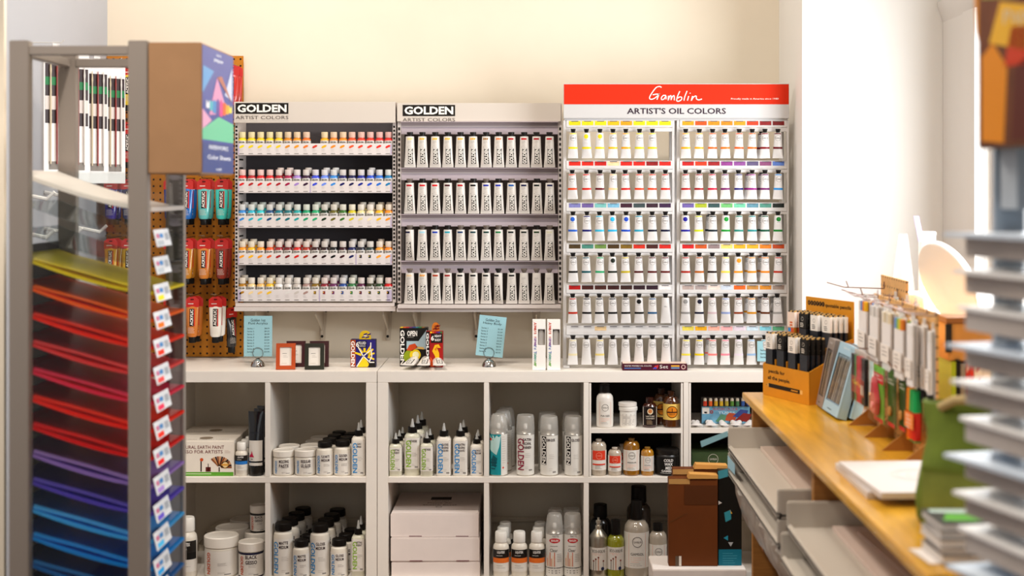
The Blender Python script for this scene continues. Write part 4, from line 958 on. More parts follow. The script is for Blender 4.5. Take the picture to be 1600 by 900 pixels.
def frame(label, px, col, Y, rz, w=.068, h=.092):
    t = thing('picture_frame', label, 'picture frame', (X(px, Y), Y, TOP + .001), rot=(-.10, 0, rz)); m = M(col, .35, noise=.1, nscale=30); b_ = .0135
    f = MB()
    f.prism([(-w / 2, 0), (w / 2, 0), (w / 2 - b_, b_), (-w / 2 + b_, b_)], 0, .012, m); f.prism([(-w / 2, h), (-w / 2 + b_, h - b_), (w / 2 - b_, h - b_), (w / 2, h)], 0, .012, m)
    f.prism([(-w / 2, 0), (-w / 2 + b_, b_), (-w / 2 + b_, h - b_), (-w / 2, h)], 0, .012, m); f.prism([(w / 2, 0), (w / 2, h), (w / 2 - b_, h - b_), (w / 2 - b_, b_)], 0, .012, m)
    f.build('moulding', t)
    g = MB().box(-w / 2 + b_, w / 2 - b_, .004, .008, b_, h - b_, M('ebe4da', .5)); fn = front(.0036); g.lines(fn, -.012, .012, h * .62, 1, .01, GREYINK, .0016); g.lines(fn, -.009, .009, h * .53, 2, .005, M('b8b0a8', .6), .001); g.lines(fn, -.014, .014, h * .24, 1, .01, M('c8b8a8', .6), .001)
    g.build('picture', t)
    MB().box(-.012, .012, .0125, .0145, .02, h * .8, m).build('backing', t)
    MB().loft([[(-.010, .0150, h * .62), (.010, .0150, h * .62), (.010, .0165, h * .62), (-.010, .0165, h * .62)], [(-.010, .045, .0048), (.010, .045, .0048), (.010, .047, .0048), (-.010, .047, .0048)]], m).build('easel_leg', t)
    return t
frame('small orange-red picture frame, in front of a dark one', 446, 'b84a1c', 5.035, .04)
frame('small dark red-brown picture frame behind the orange-red one', 462, '3a1216', 5.11, .04)
frame('small black-green picture frame in front of a brown one', 491, '26261a', 5.035, .05)
frame('small dark brown picture frame behind the black-green one', 498.5, '3a181a', 5.11, .05)
def setbox(label, px0, px1, pyt, Y, cols, kind, d=.035, rz=0):
    t = thing('paint_set_box', label, 'paint set', (X((px0 + px1) / 2, Y), Y, TOP + .0006), rz); w = (px1 - px0) * Y / F / 2; h = Z(pyt, Y) - TOP
    b = MB().box(-w, w, 0, d, 0, h, M(cols[0], .45)).build('carton', t, .0008)
    if kind != 'open':
        pts = [(-w * .35, h - .001)] + [(w * .12 + w * .47 * cos(a), h + .001 + .030 * sin(a) ** .6) for a in [pi - pi * q / 12 for q in range(13)]] + [(w * .59, h - .001)]
        tb = MB().prism([(p, q) for p, q in pts[::-1]], d * .45, d * .5, M(cols[1], .45)); tf = front(d * .45 - .0005)
        for q, (u, v) in enumerate(((.0, .008), (.006, .018), (w * .3, .007), (w * .42, .017))): tb.poly(tf, [(u - .007, h + v - .004), (u + .006, h + v - .001), (u + .008, h + v + .005), (u - .005, h + v + .001)], M('2c2470' if kind == 'fluid' else '7a1c14', .45))
        tb.patch(front(d * .45 - .0008), w * .02, w * .24, h + .010, h + .0135, M('efe9e2' if kind == 'fluid' else '5a2a1c', .5)); tb.build('hang_tab', t)
    g = MB(); fn = front(-.0005); f2 = front(-.0010); f3 = front(-.0015); f4 = front(-.0019)
    g.patch(fn, -w + .0005, -w + w * .42, .001, h - .001, M('a8481c' if kind == 'fluid' else '141212', .45)); g.text(f2, 'GOLDEN', -w + w * .2, h * .49, w * .30, M('f4efe8', .5), rot=-90, bold=.03, w=h * .92)
    if kind == 'fluid':
        g.patch(fn, -w * .58, w - .0005, .001, h - .001, M('2c2470', .45))
        for q, (a, l) in enumerate(((.2, .85), (.9, .5), (1.6, .42), (2.3, .5), (2.9, .6), (-.3, .8), (.55, .8))): 
            u, v = cos(a), sin(a); s = .0045; g.poly(f2, [(.006 + u * .012 - v * s, h * .42 + v * .012 + u * s), (.006 + u * .012 + v * s, h * .42 + v * .012 - u * s), (.006 + u * .036 + v * s * .6, h * .42 + v * .045 - u * s * .6), (.006 + u * .036 - v * s * .6, h * .42 + v * .045 + u * s * .6)], M('f0c81c', .45))
        g.poly(f3, [(-w * .45, .001), (w * .35, .001), (w * .5, h * .10), (.004, h * .40), (-w * .3, h * .12)], M('f0c81c', .45))
        for P in ([(-w * .5, .002), (-w * .25, h * .2), (.003, h * .42), (w * .6, h * .62), (w * .62, h * .9)], [(-w * .4, h * .75), (0, h * .42), (w * .5, h * .2), (w * .7, h * .4), (w * .64, h * .66)]):
            for (a, b_), (c_, d_) in zip(P, P[1:]): L = sqrt((c_ - a) ** 2 + (d_ - b_) ** 2); nx, ny = -(d_ - b_) / L * .0018, (c_ - a) / L * .0018; g.poly(f4, [(a - nx, b_ - ny), (c_ - nx, d_ - ny), (c_ + nx, d_ + ny), (a + nx, b_ + ny)], M('f0ece4', .5))
        g.patch(f3, -w * .55, w * .3, h * .70, h * .96, M('1c1840', .45)); g.text(f4, '6', -w * .44, h * .83, .018, WHITE, bold=.03); g.text(f4, 'FLUID', -w * .05, h * .88, .010, WHITE, bold=.02, w=w * .55); g.text(f4, 'ACRYLICS', -w * .05, h * .77, .006, WHITE, w=w * .5)
        g.patch(f3, w * .45, w - .0008, .001, h * .24, INK); g.patch(f4, w * .5, w * .9, h * .16, h * .2, WHITE)
    elif kind == 'open':
        g.patch(fn, -w * .58, w - .0005, .001, h - .001, M('1a1816', .45)); g.poly(f2, [(-w * .5, h * .66), (w * .35, h * .66), (w * .95, h * .96), (w * .95, h * .45), (-w * .5, h * .45)], M('a8c0c8', .45))
        g.text(f3, 'OPEN', -w * .1, h * .86, .020, WHITE, bold=.04, w=w * .72); g.lines(f3, -w * .45, w * .25, h * .77, 1, .01, GREYINK, .002)
        g.disk(f3, -w * .2, h * .25, .026, M('8a9a1c', .45)); g.disk(f4, w * .12, h * .30, .020, M('e8c81c', .45)); g.disk(front(-.0022), w * .16, h * .30, .012, M('f0ecb8', .45))
        g.poly(f4, [(-w * .5, h * .42), (-w * .1, h * .40), (w * .3, h * .50), (w * .1, h * .60), (-w * .3, h * .56)], M('c8481c', .45)); g.poly(f4, [(w * .2, h * .46), (w * .8, h * .44), (w * .7, h * .50), (w * .2, h * .52)], M('d8b060', .45))
        tp = lambda u, v: (u, v, h + .0005)
        for q in range(9): g.patch(tp, -w + q * 2 * w / 9, -w + (q + .9) * 2 * w / 9, .003, d - .003, M(('e8c020', 'd86020', 'b02424', '6a2a6a', '2a3a8a', '2a7a8a', '2a7a3a', '8a5a24', '3a3430')[q], .45))
    else:
        g.patch(fn, -w * .55, w - .0005, .001, h - .001, M('a01c18', .45)); g.patch(f2, -w * .4, w * .95, h * .68, h * .94, INK); g.text(f3, '6', -w * .22, h * .81, .018, WHITE, bold=.04); g.text(f3, 'HEAVY', w * .42, h * .87, .009, WHITE, bold=.02, w=w * .8); g.text(f3, 'BODY', w * .42, h * .76, .009, WHITE, bold=.02, w=w * .7)
        yl = M('f0b81c', .45); P = [(-.002, h * .05), (w * .1, h * .3), (-w * .25, h * .45), (w * .05, h * .62), (w * .5, h * .64), (w * .75, h * .54), (w * .3, h * .54), (w * .55, h * .40), (w * .6, h * .2), (w * .3, h * .02)]
        g.poly(f2, P, yl); g.poly(f3, [(w * .0, h * .5), (w * .4, h * .6), (w * .2, h * .45)], M('d8701c', .45)); g.poly(f3, [(-w * .5, .002), (-w * .1, .002), (-w * .2, h * .2), (-w * .5, h * .3)], M('d8501c', .45))
        for q in range(6): g.patch(f3, -w * .5 + q * w * .24, -w * .5 + (q + .9) * w * .24, h * .95, h - .0006, M(('f0c020', 'd86020', 'b02424', '6a2a6a', '2a3a8a', '2a7a3a')[q], .45))
    g.build('printed_front', b); return t
setbox('blue and yellow six bottle paint set box with hanging tab', 547.5, 587, 531, 5.10, ('1c1a40', 'd8b420'), 'fluid')
setbox('tall black paint set box with sliced fruit picture behind the flat tubes', 624.5, 668, 513, 5.13, ('1a1614', '222222'), 'open', .05)
setbox('red paint set box with yellow swirl beside the tall black one', 665.5, 692, 518, 5.10, ('8a1c1c', 'c87024'), 'heavy', .03)
for k, (px, a) in enumerate(((636, -.15), (661.5, .0), (687, .15))):
    t = thing('acrylic_paint_tube', f'{("first", "middle", "last")[k]} of three white tubes lying before the paint set boxes', 'paint tube', (X(px, 5.015), 5.016, TOP + .0185), group='tubes lying before the boxes')
    t.rotation_euler = (-pi / 2 + .02, 0, a); t.scale = (1.15, 1.15, 1.0)
    link('tube_body', HB_BODY, t); link('cap', HB_CAP['6a5f58'], t); link('label_print', hb_print('', False), t)
def tallbox(label, px0, px1, Y):
    t = thing('tall_carton', label, 'box', (X(px0, Y), Y, TOP + .0006)); w = (px1 - px0) * Y / F; h = .176; m = M('f1ece6', .45)
    p = MB().box(0, w, 0, .045, 0, h * .50, m).box(0, w, 0, .045, h * .82, h, m).box(0, w * .42, 0, .045, h * .5, h * .82, m).box(w * .96, w, 0, .045, h * .5, h * .82, m).box(w * .42, w * .96, .03, .045, h * .5, h * .82, M('d8d2cc', .5))
    p.build('carton', t)
    tb = MB().loft([[(w * .69 + q * cos(2 * pi * j / 14), .016 + q * .8 * sin(2 * pi * j / 14), z) for j in range(14)] for q, z in ((.0125, h * .505), (.0115, h * .74), (.009, h * .78), (.009, h * .80))], M('aaa49e', .3)).build('inner_tube', t)
    g = MB(); fn = front(-.0006); s = 'Always forward Together'; n = len(s); cols = ('c8402a', 'c8502a', '8a5a9a', '3a6ab0', '4a9a8a', '6aaa4a')
    for k, ch in enumerate(s):
        if ch != ' ': g.text(fn, ch, w * .21, h * .93 - k * h * .88 / n, .0085 if ch.islower() else .010, M(cols[k * 6 // n], .5), rot=-90, bold=.02)
    g.build('printed_front', t); return t
tallbox('tall white box with rainbow lettering, farther from the oil display', 832, 852.5, 5.02); tallbox('tall white box with rainbow lettering, beside the oil paint display', 855, 875.5, 5.02)
t = thing('flat_set_box', 'flat dark maroon box lying under the oil paint display', 'box', (X(972, 5.03), 5.012, TOP + .0006)); w = (1073 - 972) * 5.03 / F
b = MB().box(0, w, 0, .06, 0, .0235, M('4a1426', .4)).build('carton', t, .0008); g = MB(); fn = front(-.0006); f2 = front(-.001)
g.text(fn, 'WATER MIXABLE OIL COLORS', w * .24, .016, .0052, WHITE, w=w * .42); g.lines(fn, w * .03, w * .42, .009, 1, .01, M('4a7ab8', .5), .003); g.poly(fn, [(w * .47, .004), (w * .54, .007), (w * .56, .019), (w * .5, .016)], M('c8302a', .5)); g.poly(f2, [(w * .46, .007), (w * .52, .004), (w * .53, .013)], M('2a4ab0', .5))
g.text(fn, 'Set', w * .64, .013, .012, WHITE, w=w * .13); g.patch(fn, w * .75, w * .88, .013, .018, M('e8a83a', .5)); g.patch(fn, w * .75, w * .88, .006, .011, M('6a8ab0', .5)); g.ring(fn, w * .94, .012, .008, .003, M('c8a8a0', .5)); g.build('printed_front', b)
MB().box(.002, w - .002, .002, .058, .0237, .0242, M('d8c0b0', .4)).build('lid_sheet', t)
# ================================================================ wooden counter on the right with trays below it
CZ, CX0, CX1, CY0, CY1 = .79, .634, 1.395, 2.30, 4.35
def cpt(px, py, z=CZ):
    s = (py - VY) / (EYE - z); return ((px - VX) / s, F / s)
birch = M('d8a02e', .24, noise=.16, nscale=5, stretch=(9, .9, 4), coat=.15)
ply = M('a8743c', .5, noise=.15, nscale=8, stretch=(1, 1, 12))
t = thing('wooden_counter', 'honey coloured birch counter running along the wall by the window', 'counter', ((CX0 + CX1) / 2, (CY0 + CY1) / 2, 0))
ox, oy = (CX0 + CX1) / 2, (CY0 + CY1) / 2
MB().box(CX0 - ox, CX1 - ox, CY0 - oy, CY1 - oy, CZ - .021, CZ, birch).build('counter_top', t, .0015)
for y0, y1 in ((4.305, 4.335), (3.365, 3.395), (2.33, 2.36)):
    MB().box(CX0 + .026 - ox, CX1 - .02 - ox, y0 - oy, y1 - oy, 0, CZ - .0215, ply).build('side_panel', t, .001)
trayp = M('c8c0b4', .35)
def tray(label, x0, x1, y0, y1, z, tags=(), names=None):
    """letter-tray shape: high ends, low lip along the aisle; y0 near, y1 far"""
    t = thing('paper_tray', label, 'tray', ((x0 + x1) / 2, (y0 + y1) / 2, z)); w, d = (x1 - x0) / 2, (y1 - y0) / 2
    MB().box(-w, w, -d, d, .006, .011, trayp).build('tray_floor', t)
    MB().box(-w, -w + .012, -d, d, 0, .018, trayp).build('front_lip', t, .003)
    for name, a, b in (('far_end', d - .014, d), ('near_end', -d, -d + .014)):
        MB().box(-w, w, a, b, .0, .0715, trayp).build(name, t, .003)
    MB().box(w - .012, w, -d, d, 0, .07, trayp).build('rear_wall', t, .003)
    return t
def card_tag(par, name, pts, col, text=None):
    """thin paper slip given by its four corners, in the parent's frame"""
    g = MB(); from mathutils import Vector as V
    P = [V(p) for p in pts]; n = (P[1] - P[0]).cross(P[3] - P[0]).normalized() * .0006
    g.add([p for p in P] + [p - n for p in P], [(0, 1, 2, 3), (7, 6, 5, 4), (0, 4, 5, 1), (1, 5, 6, 2), (2, 6, 7, 3), (3, 7, 4, 0)], M(col, .5))
    if text:
        eu, ev = P[1] - P[0], P[3] - P[0]; fn = lambda u, v: tuple(P[0] + eu * u + ev * v + n * .6)
        for i, s in enumerate(text): g.text(fn, s, .5, .72 - i * .42, .25, M('2c3a40', .6), w=.84)
    o = g.build(name, par); return o
# far stack
TX0, TX1, TY0, TY1 = .5825, 1.26, 3.412, 4.295
for i, lab in enumerate(('uppermost grey tray of the far stack, holding pale paper', 'second grey tray of the far stack, directly above the plastic wrapped pack', )):
    t = tray(lab, TX0, TX1, TY0, TY1, .621 - .0735 * i); w, d = (TX1 - TX0) / 2, (TY1 - TY0) / 2
    if i == 0:
        card_tag(t, 'label_tag', [(-w - .083, d + .004, .028), (-w - .002, d - .01, .062), (-w - .001, d - .01, .046), (-w - .079, d + .004, .010)], '94c4d0')
    else:
        card_tag(t, 'label_tag', [(-w - .0015, d - .01, .062), (-w - .0015, d - .16, .064), (-w - .0015, d - .16, .034), (-w - .0015, d - .01, .026)], '9cc8d8', ('Watercolor sheets', '22 x 30'))
        card_tag(t, 'label_tag', [(-w - .030, d - .0, .012), (-w - .001, d - .01, .022), (-w - .001, d - .01, -.002), (-w - .028, d, -.012)], '4a9cac')
def paper(label, x0, x1, y0, y1, z, h, col, rz=0, name='paper_stack', cat='paper'):
    t = MB().box(-(x1 - x0) / 2, (x1 - x0) / 2, -(y1 - y0) / 2, (y1 - y0) / 2, 0, h, M(col, .6, noise=.02, nscale=9)).build(name, None, .0006, loc=((x0 + x1) / 2, (y0 + y1) / 2, z), rot=(0, 0, rz))
    return tag(t, label, cat)
paper('stack of pale buff paper in the uppermost far tray', TX0 + .09, TX1 - .04, TY0 + .05, TY1 - .05, .6325, .012, 'd8c6b8')
paper('sheets of grey paper in the second far tray', TX0 + .05, TX1 - .04, TY0 + .05, TY1 - .05, .559, .012, 'b8ab9c')
# crinkled plastic wrapped pack under the trays
rnd = random.Random(5)
wrapm = M('b0a69a', .28, noise=.22, nscale=22, coat=.15, bump=.6)
prof = [(0, .30), (.01, .10), (.0, .04), (-.002, -.02), (.035, -.09), (.085, -.17), (.13, -.24)]
rings = []
ny = 34
for j in range(ny + 1):
    y = TY0 + .02 + (TY1 - TY0 - .03) * j / ny; e = .02 if j in (0, ny) else 0
    ring = []
    for i, (dx, dz) in enumerate([(.012, .0), (.006, -.02), (.010, -.05), (.022, -.09), (.05, -.14), (.085, -.19), (.11, -.22)]):
        ring.append((TX0 + .002 + dx + e + rnd.uniform(0, .011), y + rnd.uniform(-.006, .006), .545 + dz + rnd.uniform(-.005, .005) - (.006 if i == 0 else 0)))
    ring += [(TX1 - .1, y, .325), (TX1 - .02, y, .5), (TX1 - .02, y, .534)]
    rings.append(ring)
pk = MB().loft(rings, wrapm).build('wrapped_paper_pack', None, angle=25)
tag(pk, 'large crinkled plastic wrapped pack of sheets under the far trays', 'packet')
card_tag(pk, 'label_tag', [(TX0 - .012, TY1 - .008, .436), (TX0 + .006, TY1 - .015, .446), (TX0 + .008, TY1 - .015, .418), (TX0 - .008, TY1 - .008, .408)], '3a98a8')
card_tag(pk, 'paper_corner', [(TX0 + .05, TY1 - .28, .415), (TX0 + .055, TY1 - .32, .43), (TX0 + .052, TY1 - .34, .40), (TX0 + .06, TY1 - .30, .398)], '9a5a24')
bx = thing('storage_carton', 'plain brown storage carton on the floor supporting the wrapped pack', 'box', (.95, 3.85, 0))
MB().box(-.22, .28, -.42, .42, 0, .318, M('a07848', .7, noise=.08)).build('carton', bx, .002)
# near stack
NX0, NX1, NY0, NY1 = .593, 1.27, 2.47, 3.355
for i, lab in enumerate(('uppermost grey tray of the near stack, holding large sheets', 'lower grey tray of the near stack by the aisle')):
    tray(lab, NX0 - .014 * i, NX1, NY0, NY1, .607 - .0735 * i)
paper('large pale sheets lying in the near tray', NX0 + .10, NX1 - .03, NY0 + .04, NY1 - .04, .6185, .010, 'd6c2b6')
t = paper('slanting buff sheet on top of the large pale sheets, brown corner', NX0 + .16, NX1 - .06, NY0 + .08, NY1 - .10, .629, .003, 'ccb4a4', .05)
t2 = MB().poly(lambda u, v: (u, v, .0036), [(-.272, -.02), (-.225, -.13), (-.272, -.15)], M('8a4a1c', .6)).build('brown_corner', t)
paper('sheets in the lower near tray', NX0 + .06, NX1 - .03, NY0 + .05, NY1 - .05, .545, .012, 'd8cfc4')
bx = thing('storage_carton', 'plain brown storage carton on the floor under the near trays', 'box', (.96, 2.9, 0))
MB().box(-.30, .28, -.40, .42, 0, .532, M('a07848', .7, noise=.08)).build('carton', bx, .002)
# ---------------- cartons on the floor in front of the shelf unit
kraft = M('62300a', .65, noise=.10, nscale=9); kraft_in = M('c8924c', .65, noise=.06, nscale=12)
t = thing('white_carton', 'low white carton on the floor under the brown cartons', 'box', (.545, 4.79, 0)); MB().box(-.155, .155, -.08, .10, 0, .149, M('e2d8d0', .5, noise=.03)).build('carton', t, .002)
MB().box(-.153, .153, -.078, .098, .1493, .150, M('ece4de', .4)).build('lid', t)
def flapbox(label, x0, x1, y, d, z0, z1):
    t = thing('brown_carton', label, 'box', ((x0 + x1) / 2, y, z0)); w = (x1 - x0) / 2; h = z1 - z0
    MB().box(-w, w, 0, d, 0, h, kraft).build('carton', t, .0015)
    g = MB().prism([(-w * .22, .0005), (w * 1.0, .0005), (w * 1.0, .012), (-w * .15, .016)], -.004, d * .9, kraft_in); g.build('flap', t, loc=(0, 0, h))
    g = MB(); fn = front(-.0008)
    g.patch(fn, -w, -w + .07, h - .018, h - .0005, M('b88a50', .15, coat=.6)); g.build('clear_tape', t)
    return t
ya = 4.752
fb = flapbox('brown carton with tan flap standing before the last cube, front one', X(1045, ya), X(1121.5, ya), ya, .045, .1505, Z(748, ya))
g = MB(); fn = front(-.0009); w = (X(1121.5, ya) - X(1045, ya)) / 2
g.patch(fn, -w + .022, -w + .034, .001, .034, M('5a4a3c', .5)); g.patch(fn, -w + .034, -w + .042, .001, .034, M('d8cfc4', .3)); g.poly(fn, [(-w + .004, .145), (-w + .06, .175), (-w + .062, .178), (-w + .004, .149)], M('5a3412', .6)); g.patch(fn, -w + .052, w - .001, .205, .27, M('4e2608', .6))
g.build('tape_print', fb)
flapbox('brown carton with tan flap, directly behind the front one', X(1051, ya + .06), X(1136, ya + .06), ya + .052, .045, .1505, Z(733, ya + .05))
yb = 4.76; x0, x1 = X(1122.5, yb), X(1122.5, yb) + .078
t = thing('printed_carton', 'black carton with teal foot and small triangles beside the brown cartons', 'box', ((x0 + x1) / 2, yb, .1505)); w = (x1 - x0) / 2; h = Z(735, yb) - .1505
b = MB().box(-w, w, 0, .035, 0, h, M('14120f', .4)).build('carton', t, .001); g = MB(); fn = front(-.0006); f2 = front(-.001)
g.patch(fn, -w + .0005, w - .0005, .0005, h * .17, M('14687c', .45)); g.lines(f2, -w + .014, w - .012, h * .13, 6, .008, M('4a98a8', .5), .0014)
for u, v, s, c, a in ((-w + .004, h * .66, .008, 'c8c0b8', 0), (.0, h * .56, .009, 'd8a030', 1), (-.012, h * .29, .010, '2a8aa0', 2), (.002, h * .23, .010, 'a8a8a8', 3)):
    an = (0, pi / 2, pi, -pi / 2)[a]; g.poly(fn, [(u + s * cos(an + q), v + s * sin(an + q)) for q in (0, 2.1, -2.1)], M(c, .5))
g.build('printed_front', b)
# ---------------- small price card seen behind the pencil box
t = thing('price_card_holder', 'pale blue price card peeking out behind the cardboard pencil box', 'price card', (X(1206, 5.06), 5.06, TOP + .0006)); c = MB(); fn = front(0); f2 = front(-.0006)
MB().lathe([(.026, 0), (.0255, .004), (.022, .013), (.015, .021), (.006, .026)], M('c8c4c0', .08, metal=1.0), 24).build('weight', t)
c.box(-.052, .052, 0, .0008, .0262, .098, blue_card)
for k in range(3): c.text(f2, f'Series {"456"[k]}', -.041, .066 - k * .0125, .0062, M('2c3a3c', .6), al='l', w=.030)
c.build('card', t)
# ================================================================ things on the counter
# ---- cardboard pencil display
EX = (.404, -.914)
pd = thing('pencil_display_box', 'tiered mustard cardboard display box for pencils at the far counter end', 'display box', (.690, 4.305, CZ + .0005), atan2(EX[1], EX[0]))
L, D = .240, .155; mus = M('d08a1e', .55, noise=.05, nscale=20)
fw = MB().box(0, L, 0, .003, 0, .094, mus).build('front_wall', pd)
MB().box(.003, L - .003, .003, D, 0, .003, mus).build('floor_panel', pd)
bp = MB().box(0, L, D, D + .003, 0, .292, mus).build('header_card', pd)
for x in (0, L - .003):
    MB().loft([[(x, .003, 0), (x, .0, .094), (x, .075, .128), (x, .078, .16), (x, D, .185), (x, D, 0)], [(x + .003, .003, 0), (x + .003, .0, .094), (x + .003, .075, .128), (x + .003, .078, .16), (x + .003, D, .185), (x + .003, D, 0)]], mus).build('side_wall', pd)
MB().box(.0035, L - .0035, .078, .081, .0035, .158, mus).box(.0035, L - .0035, .0815, D - .0005, .062, .065, mus).build('tier_step', pd)
for k in (1, 2, 3):
    x = L * k / 4
    MB().box(x - .001, x + .001, .0035, .0775, .0035, .112, mus).build('partition', pd); MB().box(x - .001, x + .001, .0815, D - .001, .0655, .178, mus).build('partition', pd)
g = MB(); fn = front(-.0005); ink = M('1c140c', .5)
g.text(fn, 'pencils for', .024 + .05, .074, .014, ink, bold=.02, w=.085); g.text(fn, 'all the people.', .024 + .062, .054, .014, ink, bold=.02, w=.118)
g.patch(fn, .032, .195, .026, .038, ink); g.poly(fn, [(.018, .032), (.032, .0385), (.032, .0255)], M('c89a50', .5)); g.poly(front(-.0007), [(.018, .032), (.022, .0338), (.022, .0302)], ink); g.patch(front(-.0008), .150, .185, .030, .034, M('c8882a', .5)); g.patch(fn, .195, .208, .0262, .0378, M('e8b868', .5)); g.build('printed_front', fw)
g = MB(); fn = front(D - .0006); f2 = front(D - .001)
for k, ch in enumerate('QUOTES'): g.disk(fn, .018 + k * .0145, .274, .0075, ink, 14); g.text(f2, ch, .018 + k * .0145, .274, .007, mus)
g.text(fn, 'quotable pencils', .165, .271, .014, ink, bold=.02, w=.128); g.build('printed_header', bp)
PKM = {}
def pencil_pack(label, x, y, z, sl, pc):
    t = thing('pencil_pack', label, 'pencils', (0, 0, 0), atan2(EX[1], EX[0]), 'pencil packs in the cardboard display')
    t.location = (.690 + x * EX[0] - y * EX[1], 4.305 + x * EX[1] + y * EX[0], CZ + .0005 + z)
    if (sl, pc) not in PKM:
        p = MB()
        for q in range(4):
            cx = -.0135 + q * .009
            p.lathe([(.0040, 0), (.0040, .176), (.0040, .178)], M(pc, .35), 6, c=(cx, 0, 0)); p.lathe([(.0040, .1782), (.0040, .186)], M('c8a060' if q % 2 else '2a2420', .4), 6, c=(cx, 0, 0))
        s = MB().box(-.0182, .0182, -.0046, .0046, .136, .1815, M(sl, .45)).box(-.0178, .0178, -.0042, .0042, .06, .1355, M('22262e' if sl != 'f0d8c8' else 'c8842a', .3, noise=.3, nscale=160)); fn = front(-.0050); ik = M('2a2420' if sl != '1a1816' else 'e8e0d4', .5)
        if sl == 'f0d8c8': s.patch(fn, -.015, .0, .122, .134, M('3a8ac8', .5)); s.patch(fn, .0, .015, .122, .134, M('d8501c', .5)); s.patch(fn, -.006, .008, .148, .153, M('d8641c', .5)); s.patch(fn, -.006, .008, .140, .145, M('d8641c', .5))
        else: s.ring(fn, 0, .166, .006, .0008, ik, 14); s.lines(fn, -.010, .010, .154, 3, .005, ik, .0020, 3)
        PKM[(sl, pc)] = (p.mesh('pencil_bundle'), s.mesh('sleeve'))
    for nm, me in zip(('pencil_bundle', 'sleeve'), PKM[(sl, pc)]): link(nm, me, t)
    return t
FR = (('eee8e0', '22262e'), ('1a1816', '2a2e36'), ('eee8e0', 'c8c0b4'), ('1a1816', '2c3038')); RR = (('f0d8c8', 'd88a1c'), ('1a1816', '8a4a1c'), ('eee8e0', '22262e'), ('eee8e0', '1c1a1a'))
for tier, row, y0, z in (('front', FR, .010, .0042), ('rear', RR, .089, .066)):
    for k, (sl, pc) in enumerate(row):
        for q in range(4):
            cn = {'eee8e0': 'white', '1a1816': 'black', 'f0d8c8': 'pale'}[sl]
            lab = f'{cn} sleeved pencil pack, front of the {ORD[k]} compartment in the {tier} tier' if q == 0 else f'{cn} sleeved pencil pack, {ORD[q]} behind in the {ORD[k]} compartment of the {tier} tier'
            pencil_pack(lab, L * (k + .5) / 4 - .006 + q * .0042, y0 + q * .0155 + .0, z, sl, pc)
# ---- leaning tins of drawing pencils
def tin(label, p, wd, h, lean, rz, col, th=.026):
    t = thing('pencil_tin', label, 'pencil tin', (p[0], p[1], CZ + .0005 + th * sin(lean)), rot=(-lean, 0, rz)); m = M(col, .35)
    b = .012
    MB().box(0, wd, .004, th, 0, h, m).box(0, wd, 0, .0035, 0, .03, m).box(0, wd, 0, .0035, h - .03, h, m).box(0, b, 0, .0035, .03, h - .03, m).box(wd - b, wd, 0, .0035, .03, h - .03, m).build('case', t)
    g = MB(); n = max(4, int((wd - 2 * b) / .0085))
    for k in range(n):
        cc = ('3a342e', 'b8a890', '5a5248', '8a7c6c', '2a2624', 'c8b8a0')[k % 6]; g.lathe([(.0036, .0), (.0036, h - .085), (.0008, h - .070)], M(cc, .4), 6, c=(b + .004 + k * (wd - 2 * b - .004) / n + .002, .0022, .034), sy=.45)
    g.build('pencil_bundle', t)
    g = MB(); g.text(front(-.0006), 'PENCILS', wd * .5, h - .012, .005, M('e8e8e8', .5), w=wd * .35); g.lines(front(-.0006), wd * .3, wd * .7, .012, 1, .01, INK, .002); g.build('printed_front', t)
    MB().box(b, wd - b, -.0005, -.0002, .03, h - .03, glass_mat('f8f8f8', .06, .05)).build('window', t)
    return t
tin('grey case of drawing pencils leaning between the pencil display and blue cases', (.806, 4.082), .085, .195, .20, -1.57, '8a7f78')
tin('pale blue case of drawing pencils with clear window, leaning in front', (.804, 3.984), .165, .195, .27, -1.53, '9cc0d4')
tin('second pale blue case leaning just behind the front blue case', (.838, 3.975), .165, .19, .27, -1.53, 'a0c4d6')
# ---- pegboard stands
pegw = peg_mat('d4a468', '4a3018', .0254, uv=('Y', 'Z'))
def peg_stand(label, x, y0, y1, h, feet):
    t = thing('pegboard_stand', label, 'display stand', (x, (y0 + y1) / 2, CZ + .0005)); d = (y1 - y0) / 2
    MB().box(0, .006, -d, d, .0, h, pegw).build('board', t, .0008)
    for f in feet:
        MB().loft([[(-.075, f, 0), (.0, f, 0), (.0, f, .06)], [(-.075, f + .004, 0), (.0, f + .004, 0), (.0, f + .004, .06)]], M('b07a3c', .6)).build('foot', t)
    return t
PX = .900
peg_stand('tan pegboard stand on the counter hung with marker and pen packs', PX, 3.19, 3.78, .345, (-.27, -.10, .08, .26))
peg_stand('second tan pegboard stand farther back with long empty hooks', 1.008, 3.86, 4.145, .372, (-.10, .10))
wire = M('9a8078', .3, metal=.7)
def hook(label, x, y, z, l, tab=False):
    g = MB().rod([(0, 0, 0), (-l * .7, 0, .004), (-l, 0, .018)], .0016, wire, 6).rod([(0, 0, .0), (.0, 0, .02)], .0016, wire, 6)
    if tab: g.rod([(-l * .62, 0, .004), (-l * .66, 0, .022)], .0018, wire, 6)
    return tag(g.build('peg_hook', None, loc=(x - .002, y, z)), label, 'hook')
hook('long empty wire hook reaching out from the farther pegboard, upper one', 1.008, 3.95, 1.115, .155, True)
hook('long empty wire hook reaching out from the farther pegboard, lower one', 1.008, 4.10, 1.125, .165, True)
def hang_pack(name, label, cat, y, ztop, x, wd, h, build, group=None):
    """a pack hanging flat against the stand; local u runs along the board towards the camera, v up, front faces the aisle"""
    t = thing(name, label, cat, (x, y, ztop), -pi / 2, group)
    build(t, wd, h); return t
clear = glass_mat('fbfaf8', .05, .08)
